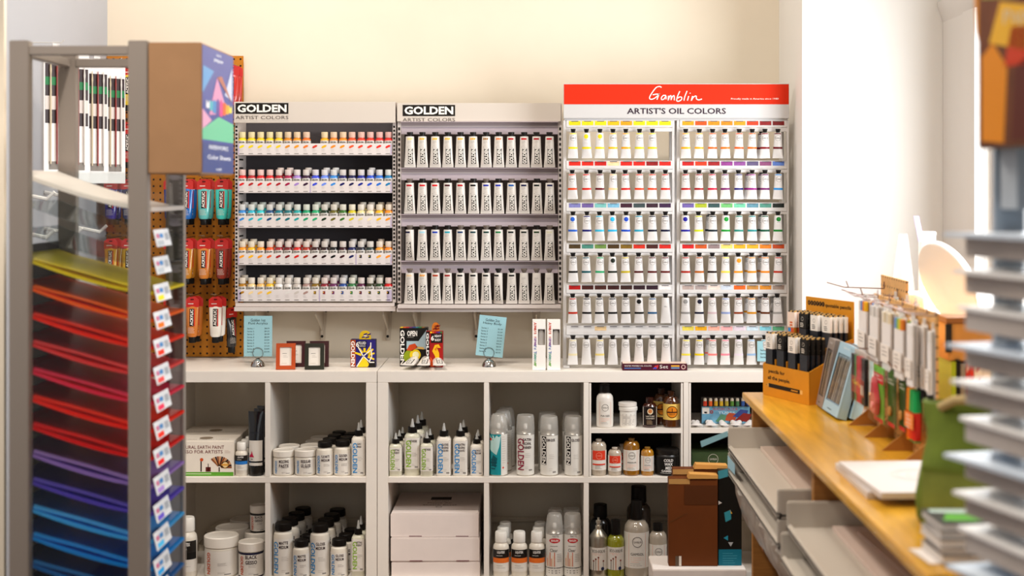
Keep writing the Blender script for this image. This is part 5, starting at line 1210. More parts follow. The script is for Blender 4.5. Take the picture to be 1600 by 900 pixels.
def b_markers(cols, pen='ece8e6', cap=None):
    def f(t, w, h):
        n = len(cols); MB().box(-w / 2, w / 2, .0065, .008, -h, 0, M('ddd6d0', .5)).build('backing_card', t)
        for k, c in enumerate(cols):
            u = -w / 2 + w * (k + .5) / n; p = MB().lathe([(w / n * .40, -h + .004), (w / n * .42, -.045), (w / n * .42, -.03)], M(pen, .35), 10, c=(u, 0, 0), sy=min(1, .0062 / (w / n * .42)))
            p.lathe([(w / n * .42, -.0298), (w / n * .40, -.005)], M(c, .4), 10, c=(u, 0, 0), sy=min(1, .0062 / (w / n * .42)))
            if cap: p.lathe([(w / n * .43, -h - .012), (w / n * .43, -h + .018)], M(cap, .4), 10, c=(u, 0, 0), sy=min(1, .0066 / (w / n * .43)))
            p.build('marker', t)
        g = MB().box(-w / 2, w / 2, -.0075, -.0068, -h * .85, -h * .55, M('ece6e0', .45)); g.lines(front(-.0079), -w * .3, w * .35, -h * .6, 3, .009, GREYINK, .002); g.build('label', t)
        MB().box(-w * .2, w * .2, .005, .0075, .0, .014, M('e4e0dc', .3, alpha=.6)).build('hang_tab', t)
    return f
def topx(px): return F * .882 / (px - VX)
mk = (('pack of white markers with yellow orange and blue caps', ('e8b020', 'e08030', '6a90c8', 'd8d0c8'), 1362, .080, None), ('pack of white markers with grey caps', ('d8d4d0', 'b8b4b0', 'e0dcd8', 'c8c4c0'), 1380, .082, None), ('pack of pale brush pens with cream caps', ('e0d0b0', 'd8d0c0', 'c8b898', 'e8e0d0'), 1400, .082, None),
      ('pack of pens with rainbow caps and white label', ('e08030', 'd8c030', '8ab060', '6a90c8'), 1420, .075, None), ('pair of thick white markers with black tips', ('e8e4e0', 'e8e4e0'), 1437.5, .048, '1a1818'), ('single thick white marker with black tip at the board edge', ('e4e0dc',), 1450.5, .027, '1a1818'))
for i, (lab, cols, px, wd, cap) in enumerate(mk):
    y = topx(px)
    hang_pack('marker_pack', lab + ', on the top hook row', 'markers', y, 1.120 - .004 * i, .886, wd, .155 if not cap else .165, b_markers(cols, cap=cap), 'marker packs on the pegboard')
    if i < 5: hang_pack('marker_pack', f'marker pack hanging in front of the {lab}'.replace('pack of ', '').replace('pair of ', ''), 'markers', y + .004, 1.124 - .004 * i, .862, wd, .150, b_markers(cols[::-1]), 'marker packs on the pegboard')
    hook(f'wire hook holding the {lab}', PX, y, 1.1285, .085)
def b_pens(t, w, h):
    MB().box(-w / 2, w / 2, .004, .0055, -h, 0, M('c8c0b8', .4)).build('backing_card', t)
    cs = ('2a1a2c', '1a1a1c', '3a8a4a', 'b8202c', 'd0283a', 'a81c28', '1a1818', '1c1a1c')
    for k, c in enumerate(cs):
        u = -w / 2 + w * (k + .5) / len(cs); p = MB().lathe([(w / 18, -h + .005), (w / 17, -h * .5), (w / 17, -.012)], M(c, .3), 8, c=(u, 0, 0), sy=.8); p.build('pen', t)
    g = MB().box(-w / 2, w * .42, -.006, -.0052, -h * .82, -h * .50, M('c8401c', .45)); g.text(front(-.0064), 'Gelly', -w * .08, -h * .62, .014, M('f0c830', .5), bold=.03, w=w * .6); g.patch(front(-.0064), w * .2, w * .38, -h * .78, -h * .6, M('e8dcd0', .5)); g.build('label', t)
    MB().box(-w / 2, w / 2, -.0068, -.0063, -h, 0, clear).build('clear_pouch', t)
def b_green(dk):
    def f(t, w, h):
        b = MB().box(-w / 2, w / 2, .0, .003, -h, 0, M(dk, .45, noise=.2, nscale=30)); b.build('card', t, .0006)
        g = MB(); g.patch(front(-.0006), -w / 2, w / 2, -h * .30, -h * .12, M('c82a30' if dk == '6ab03a' else '3a5a20', .45)); g.patch(front(-.0006), -w / 2 + .004, w / 2 - .004, -h, -h * .93, M('c82028', .45)); g.lines(front(-.0009), -w * .4, w * .4, -h * .16, 2, .008, WHITE, .002); g.build('printed_front', t)
        if dk == '6ab03a':
            p = [(-w * .38, -h * .85), (w * .15, -h * .88), (w * .25, -h * .6), (-.0, -h * .3), (-w * .15, -h * .18), (-w * .3, -h * .3)]
            MB().prism(p, -.014, -.0012, M('d84858', .3, coat=.5)).build('correction_roller', t, .003); MB().lathe([(.0001, 0), (.008, 0), (.008, .003)], M('f0a8a0', .4), 16).build('reel', t, loc=(-w * .05, -.0142, -h * .70), rot=(pi / 2, 0, 0))
        else:
            MB().lathe([(.010, 0), (.012, .004), (.010, .006), (.006, .006)], M('c08a48', .4), 16).build('sharpener', t, loc=(0, -.0012, -h * .72), rot=(pi / 2, 0, 0))
        MB().box(-w / 2, w / 2, -.0152, -.0148, -h, 0, clear).build('blister', t)
    return f
def b_stab(t, w, h):
    for k, (c, d) in enumerate((('e0641c', 'e8a01c'), ('d8401c', '2a9a4a'), ('c8281c', '1c9a50'))):
        u = -w / 2 + w * (k + .5) / 3; r = w / 7
        MB().lathe([(r * .9, -h), (r * .9, -h + .004)], M(d, .4), 6, c=(u, 0, 0)).lathe([(r, -h + .0042), (r, -.05)], M(c, .4), 6, c=(u, 0, 0)).lathe([(r * 1.05, -.0498), (r * .9, 0)], M(d if k else 'e0801c', .4), 8, c=(u, 0, 0)).build('fineliner', t)
    g = MB().box(-w * .5, w * .5, -.0125, -.0118, -h * .75, -h * .45, M('e8843c', .45)); g.lines(front(-.0129), -w * .3, w * .3, -h * .5, 4, .009, WHITE, .002); g.build('label', t)
def lowx(px, x): return F * x / (px - VX)
hang_pack('pen_pouch', 'clear pouch of black and red gel pens with orange label', 'pens', lowx(1344, .836), .995, .836, .155, .135, b_pens)
hook('wire hook holding the pouch of gel pens', PX, lowx(1344, .836), .9995, .09)
hang_pack('correction_roller_pack', 'pink correction roller on a lime green card, beside the gel pens', 'stationery', lowx(1373, .848), .975, .848, .10, .135, b_green('6ab03a'))
hook('wire hook holding the lime green card', PX, lowx(1373, .848), .982, .08)
hang_pack('sharpener_pack', 'dark green card with wooden sharpener, beside the lime green one', 'stationery', lowx(1393, .858), .976, .858, .075, .135, b_green('3a5a1c'))
hang_pack('sharpener_pack', 'darker green card next to the orange fineliners', 'stationery', lowx(1410, .867), .973, .867, .06, .130, b_green('2c4416'))
hang_pack('fineliner_set', 'set of orange and red fineliners with green ends at the board edge', 'pens', lowx(1428, .876), .950, .876, .075, .118, b_stab)
for px, x, n in ((1393, .858, 'sharpener card'), (1410, .867, 'darker green card'), (1428, .876, 'fineliner set')): hook(f'wire hook above the {n}', PX, lowx(px, x), .980, .05)
# packs on the farther stand
for k, (px, cols) in enumerate(((1366, ('d8703a', 'c89a60', '5a9aa0')), (1384, ('e0a040', 'c8502c', 'd8d0c8')), (1398, ('c04828', 'e0d8d0', 'b8a898')))):
    y = F * .99 / (px + 30 - VX)
    hang_pack('marker_pack', f'{ORD[k]} small pen pack on the farther pegboard stand', 'markers', y, 1.115, .990, .055, .13, b_markers(cols), 'packs on the farther pegboard')
# ---- prints on the counter
a = cpt(1300, 733); b = cpt(1360, 790)
paper('flat white print pad lying at the counter edge, lower one', .668, .97, 2.86, 3.165, CZ + .0005, .014, 'cfc6c0', .0, 'print_pad', 'paper pad')
pp = paper('white print with faint oval drawing on top of the pad', .672, .96, 2.80, 3.12, CZ + .0150, .013, 'd2cac6', .05, 'print_pad', 'paper pad')
g = MB(); tp = lambda u, v: (u, v, .0136)
for r in (.075, .066, .05, .034): g.add([tp(.02 + q * 1.25 * cos(2 * pi * j / 30), .0 + q * sin(2 * pi * j / 30)) for q in (r - .0015, r) for j in range(30)], [(j, 30 + j, 30 + (j + 1) % 30, (j + 1) % 30) for j in range(30)], M('d8c4bc', .6))
g.build('drawing', pp)
# ---- green canvas bag
canvas = M('66762a', .85, noise=.18, nscale=14, bump=.5); canvas2 = M('808c40', .85, noise=.15, nscale=14, bump=.5)
bag = thing('canvas_bag', 'olive green canvas bag standing on the counter before the pegboard', 'bag', (.812, 2.655, CZ + .0005), -.55)
def bagring(a, b, z, dx, dy, e=4, k=0.0, seed=0):
    rr = random.Random(seed); out = []
    for j in range(28):
        t_ = 2 * pi * j / 28; c, s = cos(t_), sin(t_); q = 1 / (abs(c) ** e + abs(s) ** e) ** (1 / e)
        wv = 1 + k * rr.uniform(-1, 1)
        out.append((a * q * c * wv + dx, b * q * s * wv + dy, z + k * .12 * rr.uniform(-1, 1)))
    return out
MB().loft([bagring(.088, .058, .0, 0, 0), bagring(.094, .064, .012, 0, 0, 4, .01, 1), bagring(.095, .066, .05, 0, 0, 4, .02, 2), bagring(.090, .058, .10, .002, .002, 3.5, .03, 3), bagring(.083, .048, .135, .004, .004, 3.2, .04, 4), bagring(.080, .040, .165, .002, .008, 3, .04, 5), bagring(.084, .034, .20, -.004, .012, 3, .03, 6), bagring(.086, .030, .222, -.006, .016, 3, .02, 7), bagring(.078, .022, .222, -.006, .016, 3, .0, 8), bagring(.076, .02, .19, -.004, .014, 3, 0, 8)], canvas).build('bag_body', bag, angle=60)
def bagf(u, v):
    q = v / .12; b_ = .0665 - .012 * max(0, q - .35) ** 1.3; return (u, -b_ - .0035 - .003 * cos(u * 18) , v)
pk_ = MB(); pk_.patch(bagf, -.070, .070, .006, .112, canvas2, 8, 6); pk_.patch(lambda u, v: (lambda p: (p[0], p[1] - .0022, p[2]))(bagf(u, v)), -.070, .070, .103, .112, canvas, 8, 1); pk_.build('front_pocket', bag)
MB().rod([(-.05, -.018, .215), (-.02, -.03, .232), (.02, -.028, .236), (.05, -.016, .228), (.075, .0, .205), (.09, .0, .16)], .009, M('b8a070', .8, bump=.3), 8).build('strap', bag)
# ---- pile of booklets and a loose sheet at the near end
paper('loose white sheet at the counter edge under the booklets', .652, .72, 2.37, 2.47, CZ + .0004, .0012, 'ece4de', .1, 'loose_sheet')
zz = CZ + .0022
for k, (c, h, dx, rz) in enumerate((('9a9490', .014, .0, .04), ('5a5654', .011, .004, -.03), ('b0aaa6', .014, -.002, .02), ('8a8682', .013, .003, -.05), ('4a4a4a', .012, .0, .03))):
    t = thing('booklet', f'{("bottom", "second", "third", "fourth", "topmost")[k]} grey booklet of the small pile at the near counter end', 'booklet', (.735 + dx, 2.42, zz), rz)
    MB().box(-.060, .10, -.055, .055, .001, h - .001, M('e4ded8', .6)).build('pages', t); MB().box(-.062, .10, -.057, .057, 0, .001, M(c, .4)).box(-.062, .10, -.057, .057, h - .001, h, M(c, .4)).build('cover', t)
    if k == 4:
        g = MB(); tp = lambda u, v: (u, v, h + .0004); g.poly(tp, [(-.05, -.03), (.06, -.045), (.08, -.01), (-.03, .02)], M('6ab84a', .5)); g.poly(tp, [(-.055, .03), (.0, .02), (.04, .05), (-.05, .052)], M('c8e0d8', .5)); g.build('printed_cover', t)
    zz += h + .0006
# ---- books with a kraft box on top, by the window
bxs = 1.0; y = 3.36; px = 1486
for k, (c, wpx, lab) in enumerate((('9ab02a', 8, 'lime green'), ('1c1a1a', 7, 'black'), ('8a827c', 8, 'grey'), ('c83a34', 6, 'red striped'), ('d04038', 7, 'broad red'), ('ece4e0', 13, 'white with red strokes'), ('e8e0dc', 13, 'white'), ('c8d4e0', 10, 'pale blue'))):
    x0, x1 = X(px + .4, y), X(px + wpx - .4, y); px += wpx; w = x1 - x0; hh = (.215, .212, .21, .214, .213, .212, .205, .20)[k]
    t = thing('sketchbook', f'{lab} sketchbook spine upright under the kraft box by the window', 'book', (x0, y, CZ + .0005))
    MB().box(.0012, w - .0012, .003, .15, .002, hh - .002, M('ece6dc', .6)).build('pages', t); cv = MB().box(0, .001, 0, .152, 0, hh, M(c, .4)).box(w - .001, w, 0, .152, 0, hh, M(c, .4)).box(.001, w - .001, 0, .0025, 0, hh, M(c, .4))
    if 'stripe' in lab or 'strokes' in lab:
        rr = random.Random(k)
        for q in range(7): v = .02 + q * .028; cv.poly(front(-.0005), [(w * .2, v), (w * .8, v + .012), (w * .8, v + .02), (w * .3, v + .012)], M('e8d8d0' if 'stripe' in lab else 'c83a34', .5))
    cv.build('cover', t)
t = thing('kraft_box', 'kraft cardboard box with dark clip resting on the sketchbooks by the window', 'box', (X(1483, y), y + .004, CZ + .0005 + .2165)); w = X(1565, y) - X(1483, y); m = M('c08a48', .6, noise=.08)
MB().box(0, w, 0, .10, 0, .088, m).build('carton', t, .0015); MB().box(-.006, w + .004, -.004, .105, .0885, .102, M('8a5a30', .6)).build('lid', t, .0015)
g = MB().box(-.0085, .006, -.006, -.0005, .02, .0875, M('22201e', .4)).lathe([(.006, 0), (.006, .004)], M('22201e', .4), 12, c=(.02, -.003, .0)); g.build('clip', t)
# ---- white cabinet with canister and mirror at the back of the counter
t = thing('white_carton', 'tall white carton at the back of the counter under the canister', 'box', (1.19, 4.02, CZ + .0005)); MB().box(-.12, .18, -.10, .14, 0, .3235, M('f0ece8', .4)).build('carton', t, .003)
MB().box(-.121, .181, -.101, .141, .27, .2725, M('d8d2cc', .5)).build('lid_edge', t)
cy = 4.0; r = .0205
t = thing('white_canister', 'white square canister with a lilac card on top, by the window trim', 'canister', (X(1448.5, cy), cy, CZ + .3247))
MB().lathe([(r, 0), (r, .163), (r * .9, .166)], M('f2eeea', .3), 24, sq=6).build('canister', t); MB().lathe([(r * 1.03, .1662), (r * 1.03, .176), (r * .95, .178)], M('e8e2dc', .3), 24, sq=6).build('lid', t)
MB().loft([[(-.022 + a, b, z) for a, b in ((-.006 + dx, 0), (.008 + dx, 0), (.008 + dx, .004), (-.006 + dx, .004))] for z, dx in ((.150, .002), (.222, -.012))], M('b8a8d8', .4)).build('card', t, loc=(-.004, -.026, 0))
MB().loft([[(a * cos(2 * pi * j / 12), .0 + a * sin(2 * pi * j / 12), z) for j in range(12)] for a, z in ((.034, 0), (.012, .17))], M('f0ece6', .1, alpha=.25)).build('clear_cone', t, loc=(-.062, .02, .001))
my = 3.74; ms = F / my; mc = (X(1481, my), my, Z(446, my))
from mathutils import Vector, Matrix
n = Vector((-.896 * .96, -.25, -.36)).normalized(); e1 = Vector((.444, 0, -.896)); e1 = (e1 - n * e1.dot(n)).normalized(); e2 = n.cross(e1)
t = thing('table_mirror', 'round tilted white rimmed mirror on a stand near the window', 'mirror', (mc[0] + .03, my + .03, CZ + .0005))
R3 = Matrix((e1, e2, n)).transposed().to_euler(); lc = Vector(mc) - t.location
MB().lathe([(.117, -.016), (.122, -.012), (.122, .001), (.118, .004), (.113, .004)], M('f4f0ec', .3), 40).build('rim', t, loc=lc, rot=R3)
MB().lathe([(.1125, .0030), (.1125, .0036)], M('b4aca4', .03, metal=1.0), 40).build('mirror_glass', t, loc=lc, rot=R3)
MB().rod([(.07, .02, .006), (.075, .02, .15), (lc.x + .045, .01, lc.z - .02), (lc.x + .018, .002, lc.z + .005)], .006, M('f0ece8', .3), 10).build('arm', t)
MB().lathe([(.06, 0), (.06, .006), (.02, .012)], M('f0ece8', .3), 30, c=(.07, .02, 0)).build('base', t)
# ================================================================ rack of paper shelves at the right edge
RA = atan2(-.968, .249)
rk = thing('paper_shelf_rack', 'grey rack of close-set paper shelves with an orange poster on top', 'rack', (.665, 2.20, 0), RA)
lipm = M('bab0a9', .45, noise=.03); shm = M('d0d6dc', .35)
for k in range(23):
    z = Z(370 + k * 57.6, 2.2)
    if z < .05: break
    s = MB().box(0, .42, .004, .30, z - .030, z - .027, shm); s = s.build('shelf', rk)
    MB().box(0, .42, 0, .004, z - .030, z, lipm).build('shelf_lip', rk, .001)
    MB().box(.002, .42, .006, .28, z - .0265, z - .0005, M('f2f0ee', .5)).build('paper_pack', rk)
    g = MB(); dd = .030 - .012 * ((k * 7) % 3); pl = [(-.012 + .006 * (k % 2), -dd), (.30, -.004), (.42, .0), (.42, .27), (.0, .27)]; g.add([(a, b, z + .0008) for a, b in pl] + [(a, b, z + .007) for a, b in pl], [(4, 3, 2, 1, 0), (5, 6, 7, 8, 9)] + [(i, (i + 1) % 5, 5 + (i + 1) % 5, 5 + i) for i in range(5)], M('f4f2f0', .45) if k % 3 else M('d4e0ee', .4)); g.build('top_sheet', rk)
MB().box(.0, .006, .302, .31, 0, 1.70, M('a8b0b8', .35)).box(.0, .045, .062, .11, 1.385, 1.49, M('a8b0b8', .35)).build('upright', rk)
MB().box(-.02, -.012, .060, .112, 0, 1.92, M('a4b0bc', .35)).build('upright', rk)
MB().box(.425, .433, .01, .31, 0, 1.92, M('a4b0bc', .35)).build('upright', rk)
MB().box(-.011, .424, .304, .311, 0.02, 1.45, M('a4b2c0', .3)).build('rear_panel', rk)
hb = MB().box(-.012, .42, .0305, .24, 1.478, 1.92, M('8a7a6a', .4)).build('header_box', rk, .002)
g = MB(); fn = front(.0298); f2 = front(.0292); f3 = front(.0287)
g.patch(fn, -.010, .418, 1.480, 1.918, M('6a3a20', .5, noise=.3, nscale=12))
rr = random.Random(4)
for pts, c in (([(0, 1.49), (.06, 1.485), (.07, 1.60), (.03, 1.64), (0, 1.62)], 'e08a1c'), ([(.08, 1.49), (.16, 1.49), (.15, 1.62), (.09, 1.6)], '5a2418'), ([(.02, 1.64), (.12, 1.62), (.16, 1.68), (.05, 1.70)], 'e8b030'), ([(.06, 1.60), (.14, 1.60), (.18, 1.65), (.08, 1.66)], 'c83a18'), ([(.0, 1.71), (.10, 1.70), (.12, 1.78), (.02, 1.80)], '9a9a4a'), ([(.03, 1.72), (.05, 1.72), (.05, 1.80), (.03, 1.80)], 'd8e0b0'), ([(.08, 1.71), (.10, 1.71), (.10, 1.79), (.08, 1.79)], 'c8d8b0'), ([(.14, 1.70), (.3, 1.70), (.3, 1.85), (.16, 1.82)], 'a05a28'), ([(.18, 1.5), (.4, 1.5), (.4, 1.66), (.2, 1.64)], 'd8701c')):
    g.poly(f2, pts, M(c, .5))
g.text(f3, 'Papers', .12, 1.672, .028, M('d8c8a8', .5), w=.12, rot=0); g.build('poster_print', hb)
MB().prism([(-.034, 1.665), (-.0125, 1.61), (-.0125, 1.735), (-.04, 1.735)], .04, .05, M('d88a20', .5)).build('poster_flag', rk)
# ================================================================ wall of hanging paint tubes behind the rack
pb = thing('pegboard', 'brown perforated hardboard panel on the wall behind the rainbow rack', 'pegboard', (-1.36, WALL_Y - .012, TOP + .002))
bx_, by_ = -1.36, WALL_Y - .012
MB().box(X(166, 5.40) - bx_, X(380, 5.40) - bx_, -.006, .0, .0, Z(88, 5.40) - TOP, peg_mat('b8741e', '2a1608', .0254, .12)).build('board', pb, .001)
for px in (200, 345): MB().box(X(px, 5.4) - bx_, X(px, 5.4) - bx_ + .03, .0005, .0115, .05, .9, ply).build('mounting_batten', pb)
TP = [(0, .0125, .0125), (.004, .0128, .0128), (.012, .0150, .0148), (.018, .0200, .0150), (.05, .0215, .0130), (.09, .0225, .0090), (.128, .0232, .0030), (.132, .0232, .0016)]
AT = {}
def hang_tube(label, x, y, z, col, rz=0.0):
    t = thing('acrylic_tube', label, 'paint tube', (x, y, z), rz, 'red topped paint tubes hanging on the pegboard')
    if col not in AT:
        body = tube_body([(a + .0, b, c) for a, b, c in TP[2:]], M(col, .25, coat=.4), 18).mesh('tube_body')
        cap = MB().lathe([(.0125, -.010), (.0135, -.008), (.0135, .0085), (.0125, .0118)], M('14110f', .4), 14).mesh('cap')
        tabm = M('c0221c', .3, coat=.3)
        tb = MB().prism([(-.0245, .122), (.0245, .122), (.0245, .150), (.012, .160), (-.012, .160), (-.0245, .150)], -.0035, .0035, tabm)
        tb.prism([(-.006, .1485), (.006, .1485), (.006, .1525), (-.006, .1525)], -.0040, -.0036, M('3a0a08', .5)); tb.lines(front(-.0041), -.015, .015, .136, 1, .01, M('e8d8d0', .5), .003)
        f1, f2 = tube_fn(TP, .0005), tube_fn(TP, .001); g = MB()
        g.patch(f1, -.009, .0065, .052, .116, INK, 5, 5); g.patch(f2, .0070, .0105, .052, .116, M('c8281c', .5), 2, 5)
        g.text(f2, 'ACRYLIC', -.0012, .084, .0105, M('efe8e0', .5), rot=90, bold=.03, w=.058); g.lines(f1, -.015, .014, .046, 5, .0045, M('d8ccc0', .6), .001, 3)
        AT[col] = (body, cap, tb.mesh('hang_tab'), g.mesh('label_print'))
    for nm, me in zip(('tube_body', 'cap', 'hang_tab', 'label_print'), AT[col]): link(nm, me, t)
    return t
ROWH = ((104, ('d8b42a', 'e0c030', None, None, None, None, 'b82a20')), (192, ('c8241c', 'b82020', None, None, None, None)), (280, ('3a2a8a', '28285a', '2a3a8a', '1c64b0', '5ab4b0', '3ac0b4')), (372, ('d89a1c', 'e8b01c', '8a5a1c', 'b87a24', 'c8782c', '8a2c1c')), (462, ('d8741c', '4a7a2a', '2a5a2c', 'c8742c', 'e8e2d8', None)))
PXC = (180, 207, 272, 297, 324, 351.5, 368)
yh = 5.330
ROWWORD = ('top', 'second', 'third', 'fourth', 'fifth', 'lowest')
pwire = M('6a5c4c', .35, metal=.8)
for ri, (pyt, cols) in enumerate(ROWH):
    for k, c in enumerate(cols):
        if c is None: continue
        px = PXC[k] + (-2 if ri == 4 and k == 3 else 0)
        if ri == 4 and k in (3, 4): px += 11 if k == 3 else 18
        x = X(px, yh); z = Z(pyt, yh) - .160
        if z - .012 < TOP + .004: z = TOP + .016
        nm = cname(c) if c != 'e8e2d8' else 'white'
        colw = ('outermost column by the side wall', 'second column from the side wall', 'column behind the rack post', 'first column clear of the rack', 'middle column clear of the rack', 'column beside the bottle display', 'edge of the bottle display')[k]
        hang_tube(f'{nm} hanging tube, front one, {ROWWORD[ri]} pegboard row, {colw}', x, yh - .055, z, c, .12)
        hang_tube(f'{nm} hanging tube, rear one, {ROWWORD[ri]} pegboard row, {colw}', x + .006, yh - .015, z, c, .16)
        hk = MB().rod([(0, .072, .001), (0, -.085, 0), (0, -.092, .006)], .0016, pwire, 6).rod([(-.010, -.094, .005), (-.010, -.094, .009), (.010, -.094, .009), (.010, -.094, .005)], .0013, pwire, 5).build('peg_hook', None, loc=(x + .001, yh, z + .1635))
        tag(hk, f'wire hook above the {nm} tubes, {ROWWORD[ri]} row, {colw}', 'hook')
t = hang_tube('slim black tube at the panel edge under the bottle display', X(362.5, 5.36), 5.352, Z(480, 5.36) - .160, '221e1c', .9)
# ---- packs of brushes on the side wall
for k in range(4):
    row, c = divmod(k, 4); y = 4.50 + c * .21; z = (1.86, 1.50)[row]
    t = thing('brush_pack', f'{ORD[c]} white brush pack with dark window in the {("upper", "lower")[row]} row on the side wall', 'brushes', (LX + .115, y, z - .0), radians(48), 'brush packs on the side wall')
    h = .43 if row == 0 else .30; w = .085
    MB().box(-w / 2, w / 2, 0, .004, -h, 0, M('e6e2e0', .35)).build('card', t, .001)
    g = MB(); fn = front(-.0006); f2 = front(-.001); g.patch(fn, -w * .45, w * .45, -h * .56, -h * .12, M('3a2e30', .4)); g.patch(f2, -w * .45, w * .45, -h * .28, -h * .22, M('2a7a4a', .45)); g.patch(f2, -w * .45, w * .45, -h * .46, -h * .36, M('d8d0cc', .45)); g.patch(f2, -w * .3, w * .3, -h * .9, -h * .84, GREYINK); g.build('printed_front', t)
    MB().box(-.012, .012, .0, .003, .0002, .012, M('d8d4d2', .35)).build('hang_tab', t)
    for q in range(3): MB().lathe([(.0026, -h * .86), (.0034, -h * .4), (.0024, -h * .2), (.0034, -h * .17), (.0012, -h * .1)], M(('c8b89a', '8a2a24', 'd8d4d0')[q], .35), 8, c=(-.022 + q * .022, -.0055, 0)).build('brush', t)
    hk = MB().rod([(-.113, 0, .0), (.018, 0, .0), (.026, 0, .008)], .0017, M('d8d4d0', .35, metal=.4), 6).build('wall_hook', None, loc=(LX + .114, y, z + .0145)); tag(hk, f'wire hook over the {ORD[c]} brush pack in the {("upper", "lower")[row]} row', 'hook')
for k in range(6):
    row, c = divmod(k, 3); y = 4.45 + c * .27; z = (1.40, 1.28)[row]
    hk = MB().rod([(0, 0, 0), (.10, 0, -.02), (.125, 0, .002)], .006, M('e8e4e0', .35), 6).build('wall_hook', None, loc=(LX + .002, y, z)); tag(hk, f'thick white empty wall hook, {ORD[c]} in the {("upper", "lower")[row]} empty row', 'hook')
# ================================================================ rack of rainbow sheets
RY0, RY1 = 3.30, 3.667
rx0, rx1 = X(14, RY0), X(230, RY0); pw, HT = .045, Z(63, RY0)
rcx, rcy = (rx0 + rx1) / 2, (RY0 + RY1) / 2
R_ = thing('sheet_rack', 'tall grey metal rack with curved rainbow coloured sheets and clear sides', 'rack', (rcx, rcy, 0))
grey = M('857c74', .4, metal=.1)
def rbox(name, x0, x1, y0, y1, z0, z1, m=grey, bev=.002, par=None): return MB().box(x0 - rcx, x1 - rcx, y0 - rcy, y1 - rcy, z0, z1, m).build(name, par or R_, bev)
for a in (rx0, rx1 - pw):
    for b in (RY0, RY1 - .03): rbox('post', a, a + pw, b, b + .03, 0, HT)
for b in (RY0 + .004, RY1 - .028): rbox('top_bar', rx0 + pw, rx1 - pw, b, b + .022, HT - .034, HT - .012); rbox('bottom_bar', rx0 + pw, rx1 - pw, b, b + .022, .06, .082)
for a in (rx0 + .01, rx1 - pw + .01): rbox('top_bar', a, a + .022, RY0 + .03, RY1 - .03, HT - .034, HT - .012)
for b in (RY0 + .012, RY1 - .016): rbox('clear_side', rx0 + pw + .0005, rx1 - pw - .0005, b, b + .003, .09, Z(268, RY0) + .0, glass_mat('f8fafa', .025), 0)
rbox('clear_strip', rx1 - .0035, rx1 - .0005, RY1 - .16, RY1 - .0305, .09, Z(270, RY0), glass_mat('f0f4f8', .10), 0)
rbox('back_panel', rx0 + .0015, rx0 + .0035, RY0 + .031, RY1 - .031, .10, Z(385, RY0), M('1c1414', .4), 0)
SHC = ('e8e2dc', 'd8d6d2', 'd4d4d0', 'ecdc1c', 'f8740a', 'f8320a', 'f04a4a', 'f0305c', 'fa2a0a', 'f00c0c', 'b08ad8', '6a54d0', '4cc0f4', '1ca4ec', '1c78c0', '1c60a8', '2a8a7a', '3aa04a', '9ac43a', 'e8e2dc', 'c8c4c0')
names = ('white', 'clear', 'clear', 'yellow', 'orange', 'orange-red', 'coral', 'magenta', 'scarlet', 'red', 'lilac', 'violet', 'sky blue', 'blue', 'deep blue', 'navy', 'teal', 'green', 'lime', 'white', 'grey')
xa, xb = rx0 + .004, rx1 + .004
def sag(q): return .088 * (1 - q) ** 1.45
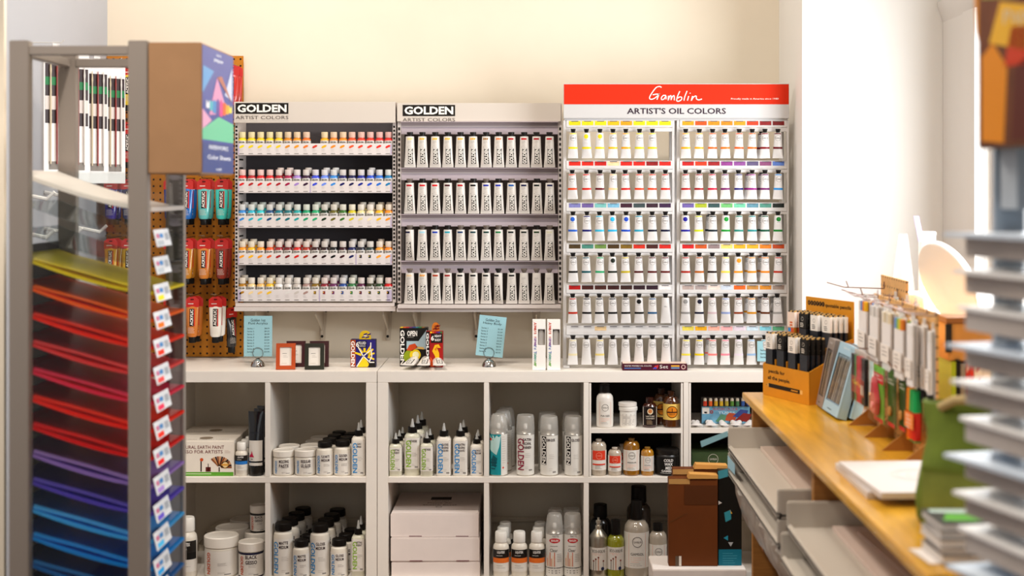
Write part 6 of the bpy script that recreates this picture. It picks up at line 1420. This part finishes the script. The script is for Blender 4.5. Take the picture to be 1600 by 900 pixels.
for k, c in enumerate(SHC):
    zr = Z(331 + 43.4 * k, RY0 + .02)
    if zr < .12: break
    y0, y1 = RY0 + .0335, RY1 - .0335
    n = 14
    def ringat(q, th, off=0.0):
        x = xa + (xb - xa) * q; z = zr + sag(q) + off
        return [(x - rcx, y0 - rcy, z), (x - rcx, y1 - rcy, z), (x - rcx, y1 - rcy, z + th), (x - rcx, y0 - rcy, z + th)]
    if k == 0:
        s = MB().loft([ringat(i / n, .010) for i in range(n + 1)], sheet_mat('ece6e0', .5)).build('shelf', R_); s['label'] = 'white top shelf'
        MB().box(xa - rcx + .04, xb - rcx - .05, RY0 + .004 - rcy, RY0 + .0115 - rcy, .0, .014, M('e4ddd6', .35)) 
    elif k in (1, 2):
        MB().loft([ringat(i / n, .002) for i in range(n + 1)], glass_mat('e4e8e8', .12)).build('shelf', R_)
    else:
        s = MB().loft([ringat(i / n, .0065) for i in range(n + 1)], sheet_mat(c)).build('shelf', R_); s['label'] = names[k] + ' curved shelf sheet'
        # loose sheets lying in the slot, lifted along the middle
        def ring2(q):
            x = xa + .02 + (xb - xa - .03) * q; z = zr + sag((x - xa) / (xb - xa)) + .0072 + .010 * sin(pi * q) ** 1.2
            return [(x - rcx, y0 + .006 - rcy, z), (x - rcx, y1 - .02 - rcy, z), (x - rcx, y1 - .02 - rcy, z + .0012), (x - rcx, y0 + .006 - rcy, z + .0012)]
        s2 = MB().loft([ring2(i / n) for i in range(n + 1)], sheet_mat(mixhex(c, 'ffffff', .12))).build('coloured_sheet', R_); s2['label'] = names[k] + ' loose sheet'
    # price ticket on the aisle side
    if k > 0:
        g = MB(); yy0, yy1 = RY0 + .034 - rcy, RY0 + .165 - rcy; xx = xb - rcx + .0012
        def tf(u, v, e=0.0): return (xx + e + .010 * (1 - (v + .018) / .04), yy0 + u, zr + v)
        g.add([tf(0, -.018), tf(yy1 - yy0, -.018), tf(yy1 - yy0, .022), tf(0, .022), tf(0, -.018, -.0012), tf(yy1 - yy0, -.018, -.0012), tf(yy1 - yy0, .022, -.0012), tf(0, .022, -.0012)], [(0, 1, 2, 3), (7, 6, 5, 4), (0, 4, 5, 1), (1, 5, 6, 2), (2, 6, 7, 3), (3, 7, 4, 0)], M('dfe2e6', .4))
        W = yy1 - yy0
        f2 = lambda u, v: tf(u, v, .0006)
        g.patch(f2, .012, .035, .002, .012, M('c86a90', .5)); g.patch(f2, .04, .07, .002, .012, M('4a8ac8', .5)); g.patch(f2, .012, .065, -.015, -.004, M(c if k > 2 else 'b8c0c8', .5)); g.patch(f2, .085, .12, -.004, .012, M('a8aeb6', .5)); g.build('price_ticket', R_)
hx0, hx1 = rx1 + .002, X(315, RY0); hz0, hz1 = Z(272, RY0), Z(66, RY0)
hb = MB().box(hx0 - rcx, hx1 - rcx, RY0 - rcy, RY1 - .02 - rcy, hz0, hz1, M('957252', .45, noise=.04, nscale=20)).build('header_box', R_, .003)
g = MB(); XX = hx1 - rcx
def hf(e): return lambda u, v: (XX + e, RY0 + .004 - rcy + u * (RY1 - RY0 - .028), hz0 + .004 + v * (hz1 - hz0 - .008))
f1, f2, f3 = hf(.0006), hf(.0011), hf(.0016)
g.patch(f1, 0, 1, 0, 1, M('3a4a9a', .3)); g.patch(f2, 0, 1, .0, .24, M('2c4484', .3)); g.poly(f2, [(0, .26), (1, .26), (1, .42), (.5, .46), (0, .34)], M('6ac49a', .35)); g.poly(f2, [(0, .34), (.28, .42), (0, .50)], M('e0a0c0', .35))
g.poly(f2, [(.0, .62), (.35, .82), (.02, .84)], M('5a9ad0', .35)); g.poly(f2, [(.2, .46), (.45, .78), (.8, .5)], M('d890b8', .35)); g.poly(f3, [(.45, .78), (.62, .72), (.95, .6), (.6, .8)], M('b06a5a', .35)); g.poly(f2, [(.7, .65), (.95, .62), (.95, .9)], M('c8d0e8', .35))
for q, c in enumerate(('e8e8f0', '4ab0c0', '3a8ac8', '5a4a9a', 'd8408a', 'e8602a', 'e8a82a', 'e8d84a')): g.poly(f3, [(.10 + q * .105, .46 + .03 * abs(q - 3.5) / 2), (.2 + q * .105, .46 + .03 * abs(q - 3.5) / 2), (.21 + q * .105, .58), (.155 + q * .105, .62 - .02 * abs(q - 3.5)), (.11 + q * .105, .58)], M(c, .35))
pic = M('e4e8f4', .4)
for u, v, h, w, s in ((.5, .205, .035, .62, 'PAPERWORKS'), (.52, .125, .035, .74, 'Color Sheets'), (.5, .91, .03, .3, 'paper'), (.5, .96, .02, .16, 'art'), (.5, .03, .02, .18, 'craft')): g.text(f3, s, u, v, h, pic, w=w, bold=.02)
g.build('poster_print', hb)
